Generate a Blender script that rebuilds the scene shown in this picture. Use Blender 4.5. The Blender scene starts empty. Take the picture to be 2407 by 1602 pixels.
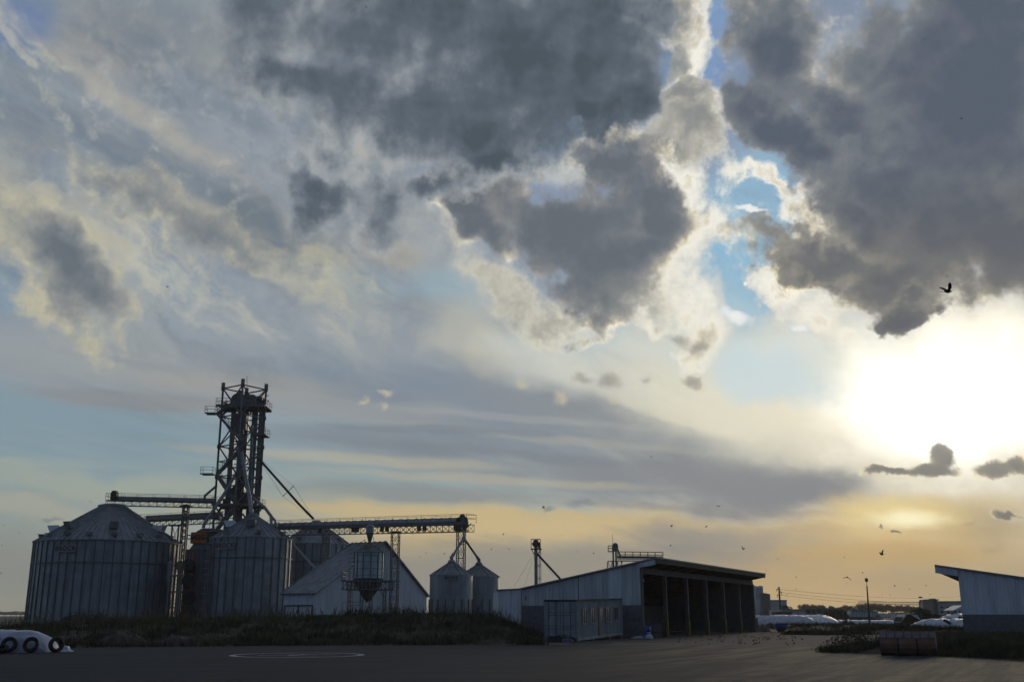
import bpy, bmesh, math, random
import numpy as np
from math import sin, cos, tan, pi, radians, atan2, asin, sqrt
from mathutils import Vector, Matrix, noise as mnoise
scene = bpy.context.scene
COL = scene.collection

# ------------------------------------------------------------------ camera
F = 2448.0; CX, CY = 1203.5, 801.0; PITCH = math.atan(645.0/F); CAMH = 1.65
cam_d = bpy.data.cameras.new('camera'); cam = bpy.data.objects.new('camera', cam_d); COL.objects.link(cam)
cam.location = (0, 0, CAMH); cam.rotation_euler = (pi/2 + PITCH, 0, 0)
cam_d.sensor_width = 36.0; cam_d.lens = 36.0*F/2407.0
cam_d.clip_start = 0.2; cam_d.clip_end = 9000
scene.camera = cam

def ray(px, py):
    u = (px-CX)/F; v = (CY-py)/F
    return Vector((u, cos(PITCH)-v*sin(PITCH), sin(PITCH)+v*cos(PITCH)))
def at(px, py, D):
    "point seen at a photo pixel, D metres ahead"
    r = ray(px, py); t = D/r.y
    return Vector((r.x*t, D, CAMH + r.z*t))
def gx(px, D):
    "x of a photo column near the horizon, D metres ahead"
    return at(px, 1440, D).x
def zz(py, D): return at(CX, py, D).z

# ------------------------------------------------------------------ sun and exposure
SUN_AZ = radians(21.5); SUN_EL = radians(9.5)
sun_d = bpy.data.lights.new('sun', 'SUN'); sun = bpy.data.objects.new('sun', sun_d); COL.objects.link(sun)
sun_d.energy = 0.5; sun_d.angle = radians(12); sun_d.color = (1.0, 0.80, 0.58)
sun.rotation_euler = (pi/2 - SUN_EL, 0, -SUN_AZ + pi)
sun.location = (60, 150, 60)
scene.view_settings.view_transform = 'Standard'; scene.view_settings.look = 'None'
scene.view_settings.exposure = 0.0; scene.view_settings.gamma = 1.0
scene.view_settings.use_curve_mapping = False
scene.cycles.max_bounces = 5
scene.cycles.use_adaptive_sampling = True; scene.cycles.adaptive_threshold = .02; scene.cycles.adaptive_min_samples = 8
scene.cycles.diffuse_bounces = 3

# ------------------------------------------------------------------ world: evening sky with broken cloud
def lin(c, k=1.0):
    r = []
    for v in c:
        v = v/255.0
        r.append(k*(v/12.92 if v <= .04045 else ((v+.055)/1.055)**2.4))
    return (r[0], r[1], r[2], 1.0)

world = bpy.data.worlds.new('World'); scene.world = world; world.use_nodes = True
wt = world.node_tree; wt.nodes.clear()
WS = 0.1                                   # Background strength; authored colours are divided by it
class S:
    "a float socket with operators"
    def __init__(s, o): s.o = o
    def _m(s, op, b=None, c=None, rev=False, clamp=False):
        n = wt.nodes.new('ShaderNodeMath'); n.operation = op; n.use_clamp = clamp
        args = [s, b] if not rev else [b, s]
        if c is not None: args.append(c)
        for i, a in enumerate(args):
            if a is None: continue
            if isinstance(a, S): wt.links.new(a.o, n.inputs[i])
            else: n.inputs[i].default_value = a
        return S(n.outputs[0])
    def __add__(s, b): return s._m('ADD', b)
    def __radd__(s, b): return s._m('ADD', b)
    def __sub__(s, b): return s._m('SUBTRACT', b)
    def __rsub__(s, b): return s._m('SUBTRACT', b, rev=True)
    def __mul__(s, b): return s._m('MULTIPLY', b)
    def __rmul__(s, b): return s._m('MULTIPLY', b)
    def __truediv__(s, b): return s._m('DIVIDE', b)
    def mx(s, b): return s._m('MAXIMUM', b)
    def mn(s, b): return s._m('MINIMUM', b)
    def clamp(s): return s._m('ADD', 0.0, clamp=True)
def ss(x, a, b, lo=0.0, hi=1.0, typ='SMOOTHSTEP'):
    n = wt.nodes.new('ShaderNodeMapRange'); n.interpolation_type = typ; n.clamp = True
    wt.links.new(x.o, n.inputs['Value'])
    for k, v in (('From Min', a), ('From Max', b), ('To Min', lo), ('To Max', hi)):
        if isinstance(v, S): wt.links.new(v.o, n.inputs[k])
        else: n.inputs[k].default_value = v
    return S(n.outputs[0])
def vec(x, y, z=0.0):
    n = wt.nodes.new('ShaderNodeCombineXYZ')
    for i, a in enumerate((x, y, z)):
        if isinstance(a, S): wt.links.new(a.o, n.inputs[i])
        else: n.inputs[i].default_value = a
    return n.outputs[0]
def vmath(op, a, b):
    n = wt.nodes.new('ShaderNodeVectorMath'); n.operation = op
    for i, q in enumerate((a, b)):
        if isinstance(q, (tuple, list)): n.inputs[i].default_value = q
        elif isinstance(q, (int, float)): n.inputs['Scale'].default_value = q
        else: wt.links.new(q, n.inputs[i])
    return n.outputs['Value'] if op in ('LENGTH', 'DOT_PRODUCT', 'DISTANCE') else n.outputs[0]
def noise(v, scale, detail=5, rough=.55, off=(0, 0, 0), col=False, dist=0.0, lac=2.0):
    if off != (0, 0, 0): v = vmath('ADD', v, off)
    n = wt.nodes.new('ShaderNodeTexNoise'); n.noise_dimensions = '3D'
    wt.links.new(v, n.inputs['Vector']); n.inputs['Scale'].default_value = scale
    n.inputs['Detail'].default_value = detail; n.inputs['Roughness'].default_value = rough
    n.inputs['Distortion'].default_value = dist; n.inputs['Lacunarity'].default_value = lac
    return n.outputs['Color'] if col else S(n.outputs[0])
def mixc(f, a, b):
    n = wt.nodes.new('ShaderNodeMix'); n.data_type = 'RGBA'
    for inp, q in ((n.inputs[0], f), (n.inputs[6], a), (n.inputs[7], b)):
        if isinstance(q, S): wt.links.new(q.o, inp)
        elif isinstance(q, (tuple, float, int)): inp.default_value = q
        else: wt.links.new(q, inp)
    return n.outputs[2]
def ramp(x, stops):
    n = wt.nodes.new('ShaderNodeValToRGB'); wt.links.new(x.o, n.inputs[0])
    el = n.color_ramp.elements
    while len(el) > 1: el.remove(el[0])
    el[0].position = stops[0][0]; el[0].color = lin(stops[0][1])
    for p, c in stops[1:]:
        q = el.new(p); q.color = lin(c)
    return n.outputs[0]

tc = wt.nodes.new('ShaderNodeTexCoord'); DIR = tc.outputs['Generated']
sp = wt.nodes.new('ShaderNodeSeparateXYZ'); wt.links.new(DIR, sp.inputs[0])
dx, dy, dz = S(sp.outputs[0]), S(sp.outputs[1]), S(sp.outputs[2])
AZ = dx._m('ARCTAN2', dy); EL = dz._m('ARCSINE')
P0 = vec(AZ, EL)

def ae(px, py):
    r = ray(px, py).normalized(); return (atan2(r.x, r.y), asin(r.z))
def blob(P, x, y, rx, ry, rot=0.0):
    "distance in blob radii from an elliptical patch of sky (azimuth, elevation)"
    a0, e0 = ae(x, y); ax, ex = ae(x+20, y); ay, ey = ae(x, y+20)
    J = np.array([[(ax-a0)/20, (ay-a0)/20], [(ex-e0)/20, (ey-e0)/20]])
    r = radians(rot); R = np.array([[cos(r), -sin(r)], [sin(r), cos(r)]])
    U, sg, _ = np.linalg.svd(J @ R @ np.diag([rx, ry]))
    if np.linalg.det(U) < 0: U[:, 1] *= -1
    M = np.linalg.inv(J @ R @ np.diag([rx, ry])); c = -M @ np.array([a0, e0])
    u = S(vmath('DOT_PRODUCT', P, (M[0, 0], M[0, 1], c[0])))
    v = S(vmath('DOT_PRODUCT', P, (M[1, 0], M[1, 1], c[1])))
    return (v._m('MULTIPLY_ADD', v, u*u))._m('SQRT')
VEIL = [
 # upper left cover
 (300, 150, 620, 420, 25, (134, 146, 156), .85, dict(k=.6)),
 (700, 520, 700, 260, 25, (144, 152, 160), .9, dict(k=.6)),
 (1000, 860, 900, 230, 10, (148, 157, 165), .9, dict(k=.5)),
 (200, 850, 500, 90, 4, (158, 162, 164), .8, dict(k=.6)),
 (480, 760, 420, 90, 8, (150, 160, 168), .7, {}),
 (250, 90, 190, 110, 20, (158, 156, 152), .7, {}),
 (60, 40, 110, 110, 30, (98, 124, 166), .8, dict(k=.3)),
 (560, 120, 100, 160, -35, (160, 164, 166), .8, dict(kind='b', k=.9)),
 (420, 70, 180, 70, 20, (112, 126, 140), .8, {}),
 (330, 260, 420, 40, 38, (168, 166, 160), .8, {}),
 (230, 320, 420, 42, 38, (114, 128, 142), .85, {}),
 (60, 300, 190, 80, 25, (116, 128, 140), .8, {}),
 (520, 480, 460, 60, 33, (118, 130, 142), .85, {}),
 (640, 350, 320, 90, 28, (150, 158, 168), .8, {}),
 (560, 560, 330, 50, 25, (176, 172, 158), .8, dict(kind='b', k=1.0)),
 (420, 520, 360, 36, 33, (132, 138, 142), .8, {}),
 (120, 480, 300, 90, 28, (170, 170, 160), .75, dict(kind='b', k=1.0)),
 (90, 560, 200, 110, 40, (184, 180, 158), .8, dict(kind='b', k=1.0)),
 (300, 620, 260, 40, 20, (136, 158, 176), .6, {}),
 (720, 590, 170, 80, 25, (180, 174, 154), .8, dict(kind='b', k=1.0)),
 (620, 530, 130, 55, 35, (104, 118, 130), .85, dict(kind='b', k=.7)),
 (900, 480, 200, 110, 20, (128, 138, 150), .75, dict(kind='b', k=.9)),
 (920, 580, 130, 45, 25, (172, 168, 154), .7, dict(kind='b', k=.9)),
 (1080, 520, 120, 130, 10, (168, 174, 178), .7, dict(kind='b', k=.9)),
 (800, 640, 220, 50, 10, (150, 172, 184), .6, dict(kind='b', k=.9)),
 # pale left-of-centre bright billows
 (1080, 760, 110, 120, 35, (186, 186, 176), .8, dict(kind='b', k=.9)),
 (1150, 830, 80, 60, 35, (196, 192, 174), .7, dict(kind='b', k=.9)),
 (1060, 680, 120, 60, 20, (150, 180, 194), .6, dict(kind='b', k=.9)),
 (1230, 790, 130, 40, -5, (184, 194, 194), .7, {}),
 # centre grey veil
 (1150, 960, 620, 110, 8, (128, 142, 156), .8, {}),
 (1500, 1010, 480, 120, 18, (142, 148, 152), .85, {}),
 (1400, 1110, 620, 70, 4, (138, 146, 154), .85, {}),
 (1650, 1130, 420, 90, 6, (138, 142, 148), .9, {}),
 (1000, 1040, 420, 30, 4, (132, 144, 154), .8, {}),
 (820, 960, 340, 40, 5, (160, 162, 162), .6, {}),
 (1250, 985, 420, 12, 4, (160, 164, 166), .6, {}),
 (1350, 1035, 460, 14, 5, (166, 166, 160), .6, {}),
 (1050, 1010, 380, 12, 3, (120, 134, 146), .6, {}),
 (1300, 1075, 520, 16, 4, (130, 139, 146), .7, {}),
 (1500, 925, 300, 18, 12, (196, 194, 180), .55, {}),
 (1620, 985, 260, 16, 16, (214, 206, 178), .6, {}),
 (700, 905, 420, 16, 7, (132, 143, 154), .7, {}),
 (640, 985, 300, 10, 2, (150, 168, 174), .6, {}),
 (420, 1075, 460, 12, 1, (152, 166, 166), .6, {}),
 (250, 1165, 420, 12, 1, (154, 164, 158), .6, {}),
 (120, 1085, 340, 14, 1, (172, 176, 164), .5, {}),
 (950, 1195, 420, 10, 2, (186, 172, 138), .6, {}),
 (1350, 1215, 420, 10, 2, (186, 168, 130), .6, {}),
 (1650, 1195, 420, 12, 3, (156, 152, 146), .6, {}),
 (1750, 1240, 400, 10, 1, (198, 180, 140), .6, {}),
 # left lower clear-sky band and streaks
 (180, 1010, 420, 90, 3, (132, 156, 168), .9, dict(k=.4)),
 (350, 940, 300, 22, 3, (146, 148, 150), .8, {}),
 (560, 900, 260, 30, 5, (168, 166, 160), .6, {}),
 (300, 1120, 500, 40, 1, (170, 176, 162), .7, {}),
 (150, 1190, 500, 40, 1, (180, 178, 160), .6, {}),
 (850, 1080, 420, 16, 4, (186, 181, 160), .6, {}),
 (1200, 1130, 480, 14, 3, (184, 179, 158), .6, {}),
 (1000, 1160, 450, 26, 3, (142, 146, 146), .7, {}),
 (650, 1180, 400, 40, 2, (172, 172, 152), .6, {}),
 (250, 1330, 600, 90, 0, (146, 152, 148), .7, {}),
 # warm band over the horizon
 (1280, 1240, 620, 60, 2, (222, 196, 142), .9, dict(k=.6)),
 (1100, 1205, 480, 26, 2, (212, 190, 140), .7, {}),
 (900, 1290, 300, 50, 0, (196, 174, 132), .6, {}),
 (1500, 1340, 900, 90, 0, (160, 154, 140), .85, dict(k=.5)),
 (1050, 1350, 300, 70, 0, (158, 154, 144), .7, {}),
 (1720, 1265, 350, 45, 3, (150, 148, 144), .8, {}),
 (1900, 1390, 420, 110, 0, (216, 184, 130), .9, dict(k=.4)),
 (2250, 1340, 300, 120, 0, (200, 176, 134), .8, dict(k=.4)),
 # blue openings
 (1640, 100, 110, 170, 0, (126, 154, 192), 1.0, dict(kind='b', k=.4, inner=.6)),
 (1760, 600, 150, 240, 12, (148, 190, 216), 1.0, dict(kind='b', k=.4, inner=.5)),
 (1820, 480, 110, 70, 0, (148, 186, 212), 1.0, dict(kind='b', k=.4, inner=.5)),
 (1740, 840, 260, 130, 8, (176, 208, 220), .9, dict(kind='b', k=.4)),
 (2000, 120, 90, 110, 0, (150, 168, 188), .8, dict(kind='b', k=.6)),
 (2130, 60, 70, 60, 0, (152, 166, 184), .8, dict(kind='b', k=.6)),
 (1330, 405, 210, 34, 4, (198, 203, 201), .9, dict(kind='b', k=.5)),
 (1470, 350, 70, 60, 0, (236, 234, 222), .9, dict(kind='b', k=.5)),
 # bright area between clouds
 (1450, 860, 360, 90, 8, (214, 216, 206), .9, dict(k=.6)),
 (1500, 800, 300, 60, 8, (196, 212, 214), .6, {}),
 (1960, 830, 240, 130, 0, (216, 228, 230), .9, dict(k=.4)),
 (1750, 960, 300, 90, 14, (232, 228, 206), .85, dict(k=.6)),
]
DARK = [(0, (236, 234, 222)), (.10, (208, 207, 198)), (.24, (160, 162, 162)), (.42, (122, 129, 136)), (.65, (94, 104, 113)), (1, (76, 86, 95))]
DARKF = [(0, (170, 173, 174)), (.2, (148, 155, 160)), (.42, (118, 127, 136)), (.65, (92, 103, 114)), (1, (74, 85, 95))]
LOBE = [(0, (244, 238, 220)), (.10, (222, 213, 190)), (.24, (172, 167, 155)), (.45, (132, 134, 136)), (.75, (110, 117, 124)), (1, (100, 108, 117))]
RIGHT = [(0, (246, 242, 226)), (.10, (208, 203, 188)), (.25, (156, 156, 153)), (.48, (120, 126, 131)), (.8, (97, 105, 117)), (1, (86, 96, 110))]
RLOW = [(0, (254, 248, 226)), (.10, (212, 200, 170)), (.26, (146, 143, 134)), (.55, (115, 116, 116)), (1, (98, 102, 108))]
WHITE = [(0, (210, 214, 210)), (.2, (236, 234, 222)), (.42, (250, 246, 234)), (.6, (226, 217, 194)), (.8, (178, 172, 158)), (1, (142, 144, 144))]
LEFTC = [(0, (178, 176, 162)), (.25, (192, 187, 163)), (.5, (150, 152, 148)), (.8, (116, 124, 131)), (1, (100, 110, 119))]
GLOWC = [(0, (255, 244, 206)), (.12, (232, 206, 154)), (.28, (166, 156, 134)), (.55, (138, 134, 124)), (1, (122, 121, 116))]
CUM = [
 lambda C: cumulus(C, [(110, 620, 270, 150, 45), (200, 680, 190, 120, 35)], LEFTC, k=1.0, sc=1.05, dk=.4, hi=.5, amax=.95, toff=.0),
 lambda C: cumulus(C, [(520, 560, 330, 60, 26), (700, 590, 180, 80, 20), (330, 480, 260, 60, 33)], LEFTC, k=1.1, sc=.8, dk=.8, hi=.8, amax=.65),
 # sunlit billows round the blue gap
 lambda C: cumulus(C, [(1590, 90, 70, 130, -10), (1640, 180, 80, 90, 0), (1600, 280, 110, 90, 20), (1680, 340, 110, 100, 30),
                       (1500, 390, 120, 70, 0), (1620, 470, 150, 130, 20), (1660, 590, 90, 130, 10), (1560, 700, 170, 120, 0),
                       (1640, 770, 90, 60, 0), (1480, 770, 120, 50, 10), (1800, 440, 130, 50, 25), (1870, 500, 60, 50, 10)], WHITE, k=1.1, shade=.7, sc=.7, hi=.5, kb=.8, rl=.8, amax=.95),
 lambda C: cumulus(C, [(1180, 690, 160, 80, 35), (1260, 760, 100, 60, 20), (1120, 560, 60, 90, 0)], WHITE, far=[(0, (180, 186, 186)), (.5, (208, 204, 186)), (1, (170, 168, 156))], k=1.3, shade=.7, kb=.8, hi=.8, amax=.85, rl=.8),
 lambda C: cumulus(C, [(1930, 690, 130, 90, 20), (1850, 640, 70, 60, 20), (2010, 750, 80, 50, 20)], WHITE, k=.9, shade=.6, sc=.8, kb=.8),
 lambda C: cumulus(C, [(1640, 260, 90, 50, 10), (1660, 340, 120, 80, 20), (1600, 390, 80, 50, 0), (1600, 190, 50, 40, 0)], [(0, (215, 212, 198)), (.3, (178, 176, 166)), (.6, (146, 148, 146)), (1, (126, 131, 136))], k=.9, shade=.7, sc=.9),
 # centre lobe
 lambda C: cumulus(C, [(1350, 550, 250, 130, 10), (1420, 650, 200, 140, 20), (1560, 520, 130, 110, 20), (1500, 430, 110, 80, 0),
                       (1390, 720, 130, 80, 10), (1170, 530, 110, 70, 40), (1520, 620, 140, 90, -30)], LOBE, k=1.0, sc=1.25, hi=.42, kb=.5, toff=.12, shade=.6, rl=.55),
 lambda C: cumulus(C, [(950, 470, 130, 130, 10), (800, 440, 140, 80, 10), (1080, 440, 120, 70, 10)], DARKF, k=1.1, lo=.0, hi=.6, sc=.9),
 # big dark cloud, top centre
 lambda C: cumulus(C, [(1010, 60, 560, 240, 5), (1250, 180, 350, 250, 0), (900, 250, 360, 140, 18), (1140, 310, 260, 115, 15),
                       (1440, 120, 170, 220, 0), (1190, 385, 90, 45, 0), (1420, 290, 120, 85, 30), (680, 160, 200, 120, 10), (1490, 260, 120, 140, 0), (1470, 40, 110, 120, 0)],
                   DARK, far=DARKF, k=.8, lo=-.08, hi=.55, sc=1.0, kb=.25, shade=.75, toff=.14, rl=.4, ds=1.4),
]
GLARE = [
 (1960, 950, 560, 210, 14, (238, 232, 208), 1.0, .0, 1.4, .85),
 (2060, 1010, 330, 120, 8, (248, 240, 214), 1.0, .0, 1.4, .85),
 (2260, 960, 400, 270, 0, (253, 247, 226), 1.08, .0, 1.4, 1.0),
 (2310, 810, 280, 120, -14, (254, 248, 228), 1.1, .1, 1.3, 1.0),
 (2240, 960, 330, 200, 0, (255, 251, 238), 1.8, .0, 1.3, 1.0),
 (2240, 970, 200, 120, 0, (255, 253, 246), 4.0, .0, 1.2, 1.0),
]
OVER = [
 # right-hand cloud (nearer than the glare)
 lambda C: cumulus(C, [(2250, 250, 350, 350, 0), (2050, 380, 290, 180, 20), (1850, 310, 150, 110, 15), (1830, 60, 130, 170, -15), (2350, 60, 240, 150, 0), (1960, 230, 190, 110, 10),
                       (1960, 470, 160, 110, 30), (2260, 520, 320, 190, 5), (1920, 590, 180, 60, 8), (2130, 630, 250, 90, 12), (2150, 712, 120, 45, 0), (2400, 570, 200, 130, -12), (2440, 760, 40, 50, 0)],
                   RIGHT, low=(RLOW, ae(2200, 330)[1], ae(2200, 640)[1]), k=.8, sc=1.0, kb=.25, hi=.5, shade=.75, toff=.16, rl=.4, ds=1.6),
 lambda C: patch(C, 1790, 860, 190, 90, 10, (206, 224, 230), .75, k=.8, kind='b'),
 # banked cloud under the glare
 lambda C: patch(C, 1750, 1130, 360, 60, 8, (140, 142, 146), .9, k=.6),
 lambda C: patch(C, 2200, 1190, 300, 34, 0, (220, 198, 148), .7, k=.6),
 lambda C: patch(C, 2290, 1240, 200, 60, 0, (164, 152, 130), .8, k=.6),
 lambda C: patch(C, 2120, 1265, 420, 80, 1, (240, 206, 138), .75, k=.7, inner=.0, outer=1.3),
 lambda C: patch(C, 2120, 1212, 230, 52, 2, (252, 228, 158), .95, k=.9, inner=.0, outer=1.2),
 lambda C: patch(C, 2140, 1222, 110, 30, 0, (255, 244, 200), 1.0, k=.8, inner=.1, outer=1.2, lum=1.25),
 lambda C: patch(C, 2080, 1300, 300, 30, 0, (218, 182, 118), .7, k=.5),
 # small backlit clouds near the sun
 lambda C: cumulus(C, [(2220, 1070, 34, 36, 0), (2090, 1106, 70, 12, 0), (2190, 1105, 70, 18, 0)], GLOWC, k=.9, P=W3, sc=1.3, hi=.55, amax=.92, rl=.8),
 lambda C: cumulus(C, [(2330, 1102, 62, 24, 0), (2385, 1090, 34, 22, 0)], GLOWC, k=1.1, P=W3, sc=1.3, hi=.6, amax=.9, rl=.8),
 lambda C: cumulus(C, [(2370, 1214, 34, 10, 0), (2105, 1246, 20, 8, 15), (2070, 1238, 8, 5, 0)], GLOWC, k=1.1, P=W3, sc=1.3, hi=.6, amax=.9, rl=.8),
 lambda C: cumulus(C, [(2280, 1222, 26, 8, 0), (2330, 1290, 50, 16, -10)], [(0, (214, 188, 140)), (1, (190, 172, 138))], k=1.2, P=W3, hi=.8, amax=.7),
 # small clouds, centre
 lambda C: cumulus(C, [(1370, 890, 40, 22, 0), (1430, 895, 60, 26, 10), (1520, 885, 22, 24, 0), (1625, 900, 34, 20, 20), (1590, 800, 50, 24, 30), (1640, 820, 30, 18, 0)],
                   [(0, (222, 214, 190)), (.35, (176, 170, 156)), (1, (140, 140, 136))], k=1.7, P=W3, sc=1.0, hi=1.0, amax=.75),
 lambda C: cumulus(C, [(1225, 900, 42, 18, 10), (1310, 930, 26, 26, 0), (1440, 940, 26, 18, 0), (905, 920, 26, 10, 0), (900, 953, 18, 16, 30), (860, 945, 16, 12, 20), (1470, 1122, 14, 8, 0), (1410, 1132, 34, 9, -6)],
                   [(0, (190, 186, 172)), (.4, (206, 198, 174)), (1, (196, 186, 160))], k=1.8, P=W3, hi=1.1, amax=.8),
 lambda C: cumulus(C, [(1370, 1186, 56, 12, 3), (1290, 1194, 18, 6, 0), (120, 1215, 40, 6, 4), (210, 1186, 12, 6, 0)], [(0, (150, 152, 152)), (.3, (134, 142, 150)), (1, (126, 134, 142))], k=1.4, P=W3, hi=1.0, amax=.7),
 lambda C: cumulus(C, [(1580, 1184, 50, 8, 0), (1480, 1180, 60, 10, 0)], [(0, (160, 160, 156)), (1, (176, 170, 156))], k=1.2, P=W3, hi=.8, amax=.7),
 lambda C: cumulus(C, [(1732, 740, 40, 18, 15), (1758, 668, 9, 6, 0), (1880, 775, 26, 10, 0), (1765, 490, 40, 8, 8)], [(0, (226, 234, 236)), (1, (255, 252, 244))], k=1.1, P=W3, hi=.6, amax=.9),
]
SUNA, SUNE = S_const = (SUN_AZ, SUN_EL)
# warped sky coordinates: W1 = billowy, W2 = gentle, QS = streaks that converge on the horizon near the sun
nw = noise(P0, 7.0, 7, .56, (3.1, 1.7, .4), col=True)
nsep = wt.nodes.new('ShaderNodeSeparateColor'); wt.links.new(nw, nsep.inputs[0])
wx, wy = S(nsep.outputs[0]) - .5, S(nsep.outputs[1]) - .5
zc = dz.mx(0.0) + .07
qx, qy = dx/zc, dy/zc
ca, sa = cos(radians(30)), sin(radians(30))
qu = qx*sa + qy*ca; qv = qx*ca - qy*sa
QS = vec(qu*.30, qv*1.0)
ns1 = noise(QS, 1.3, 6, .55, (5, 2, 0), dist=.3)         # long streaks
ns2 = noise(QS, 4.5, 9, .66, (1, 8, 0))
nc1 = noise(P0, 13.0, 9, .64, (7, 3, 1))               # billows
nc2 = noise(P0, 5.0, 4, .5, (2, 9, 1))
streak = (ns1*.58 + ns2*.42 - .5)*2.2
bill = (nc1 - .5)*2.6
soft = (nc2 - .5)*2.4
# the same billows sampled a step nearer the sun: the difference lights the sunward side of each billow
tx, ty = AZ*-1.0 + SUNA, EL*-1.0 + SUNE
tl = (tx*tx + ty*ty + 1e-4)._m('SQRT')
PS = vec(AZ + (tx/tl)*.010, EL + (ty/tl)*.010)
nc1b = noise(PS, 13.0, 5, .60, (7, 3, 1))
lit = (nc1 - nc1b)*4.0
nw3 = noise(P0, 38.0, 5, .6, (1, 4, 2), col=True)
nsep3 = wt.nodes.new('ShaderNodeSeparateColor'); wt.links.new(nw3, nsep3.inputs[0])
vx, vy = S(nsep3.outputs[0]) - .5, S(nsep3.outputs[1]) - .5

# diagonal streaky clumps (upper left): long axis runs down to the right
c3, s3 = cos(radians(-33)), sin(radians(-33))
DU = vec((AZ*c3 + EL*s3)*.38 + wx*.12, EL*c3 - AZ*s3 + wy*.12, 0.0)
nd1 = noise(DU, 15.0, 7, .60, (2, 2, 6))
nd2 = noise(DU, 9.0, 6, .56, (8, 1, 3))
clump = (nd1 - .5)*5.0
clump2 = (nd2 - .5)*5.0
# clear sky: Nishita blended with the measured dusk colours
sky = wt.nodes.new('ShaderNodeTexSky'); sky.sky_type = 'NISHITA'; sky.sun_disc = False
sky.sun_elevation = SUN_EL; sky.sun_rotation = SUN_AZ; sky.dust_density = 3.0; sky.altitude = 50
elr = ss(EL, -.02, .62, typ='LINEAR')
grad = ramp(elr, [(0, (168, 166, 150)), (.10, (166, 172, 160)), (.22, (138, 164, 172)), (.4, (138, 160, 178)),
                  (.65, (132, 152, 180)), (1, (96, 122, 160))])
nisn = wt.nodes.new('ShaderNodeMix'); nisn.data_type = 'RGBA'; nisn.blend_type = 'MULTIPLY'
nisn.inputs[0].default_value = 1.0; wt.links.new(sky.outputs[0], nisn.inputs[6]); nisn.inputs[7].default_value = (.05, .05, .05, 1)
C = mixc(.12, grad, nisn.outputs[2])
# brightness falls off behind the viewer
back = ss(dy, -.6, .6)
C = mixc(1.0 - back, C, lin((66, 82, 108)))
C = mixc(ss(EL, .62, .95), C, lin((72, 84, 102)))
# (the tiny gate term makes Cycles finish the noises before it starts on the patches)
csep = wt.nodes.new('ShaderNodeSeparateColor'); wt.links.new(C, csep.inputs[0])
gate = (lit + clump + clump2 + streak + bill + soft + S(csep.outputs[0]))*1e-9 + 1.0
PG = vec(AZ, EL, gate)
W1 = vec(wx*.20 + vx*.02 + AZ, wy*.20 + vy*.02 + EL, gate)
W2 = vec(wx*.07 + AZ, wy*.07 + EL, gate)
W4 = vec(wx*.018 + AZ, wy*.018 + EL, gate)
W3 = vec(vx*.022 + AZ, vy*.022 + EL, gate)

# soft veil patches: (x, y, rx, ry, rot, colour, alpha, inner, outer, noise kind, noise amount)
def patch(C, x, y, rx, ry, rot, col, alpha=1.0, inner=.35, outer=1.2, kind='s', k=.9, P=None, lum=1.0):
    d = blob(P or (W4 if ry <= 34 and kind == 's' else W2), x, y, rx, ry, rot)
    nz = {'s': streak, 'b': bill, 'f': soft, 'd': clump, 'e': clump2}[kind]
    f = ss(d + nz*k, outer, inner, 0.0, alpha)
    return mixc(f, C, lin(col, lum))
def tone(C, f, lo, hi, col, amt, mask):
    return mixc(ss(f, lo, hi, 0.0, amt)*mask, C, lin(col))
for a in VEIL: C = patch(C, *a[:7], **(a[7] if len(a) > 7 else {}))

mul = ss(blob(W2, 380, 430, 760, 430, 20), 1.25, .5)
C = tone(C, clump2, .0, 1.0, (174, 173, 162), .6, mul)
C = tone(C, clump, .15, 1.1, (190, 187, 170), .6, mul)
C = tone(C, clump2*-1.0, -.1, .8, (104, 119, 133), .85, mul)
C = tone(C, clump*-.8 + bill*.6, .15, 1.0, (110, 124, 138), .75, mul)
mug = ss(EL, .25, .36)
muv = ss(EL, .03, .2)
C = tone(C, lit*.6 + clump*.8, .05, .8, (202, 198, 180), .5, mul)
C = tone(C, (lit*.6 + clump*.8)*-1.0, .05, .8, (108, 122, 136), .5, mul)
C = tone(C, lit, .05, .6, (206, 206, 196), .22, mug)
C = tone(C, lit*-1.0, .05, .6, (112, 126, 142), .2, mug)
C = tone(C, streak, .0, .5, (190, 191, 182), .46, muv)
C = tone(C, streak*-1.0, .0, .5, (114, 128, 142), .42, muv)

# cumulus layers: union of ellipses -> density -> silver lining to dark core
def density(P, blobs):
    D = None
    for b in blobs:
        d = 1.0 - blob(P, *b[:5])
        if len(b) > 5: d = d*b[5]
        D = d if D is None else D._m('SMOOTH_MAX', d, .35)
    return D
glow = blob(PG, 2180, 960, 1000, 800)                       # distance from the sun's glare
gl = ss(glow, 1.25, .55)
def cumulus(C, blobs, stops, far=None, low=None, k=.9, lo=.0, hi=.4, P=None, shade=.5, sc=1.0, kb=.35, amax=1.0, dk=0.0, rl=.45, toff=0.0, ds=1.0, dc=.8):
    D = density(P or W1, blobs)
    nz = bill*k if not dk else bill*k + clump*(dk*.6)
    al = ss(D*ds + nz, lo, hi, 0.0, amax)
    t = ss(D.mn(dc)*sc + bill*kb + soft*shade - lit*rl + toff, 0.0, 1.0, typ='LINEAR')
    col = ramp(t, stops)
    if far: col = mixc(gl, ramp(t, far), col)
    if low: col = mixc(ss(EL, low[1], low[2]), col, ramp(t, low[0]))
    return mixc(al, C, col)
for f in CUM: C = f(C)

# glare round the hidden sun
for (x, y, rx, ry, rot, col, lum, inner, outer, alpha) in GLARE:
    d = blob(W2, x, y, rx, ry, rot)
    C = mixc(ss(d + streak*.35 + bill*.45 - lit*.15, outer, inner, 0.0, alpha), C, lin(col, lum))
for f in OVER: C = f(C)
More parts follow.
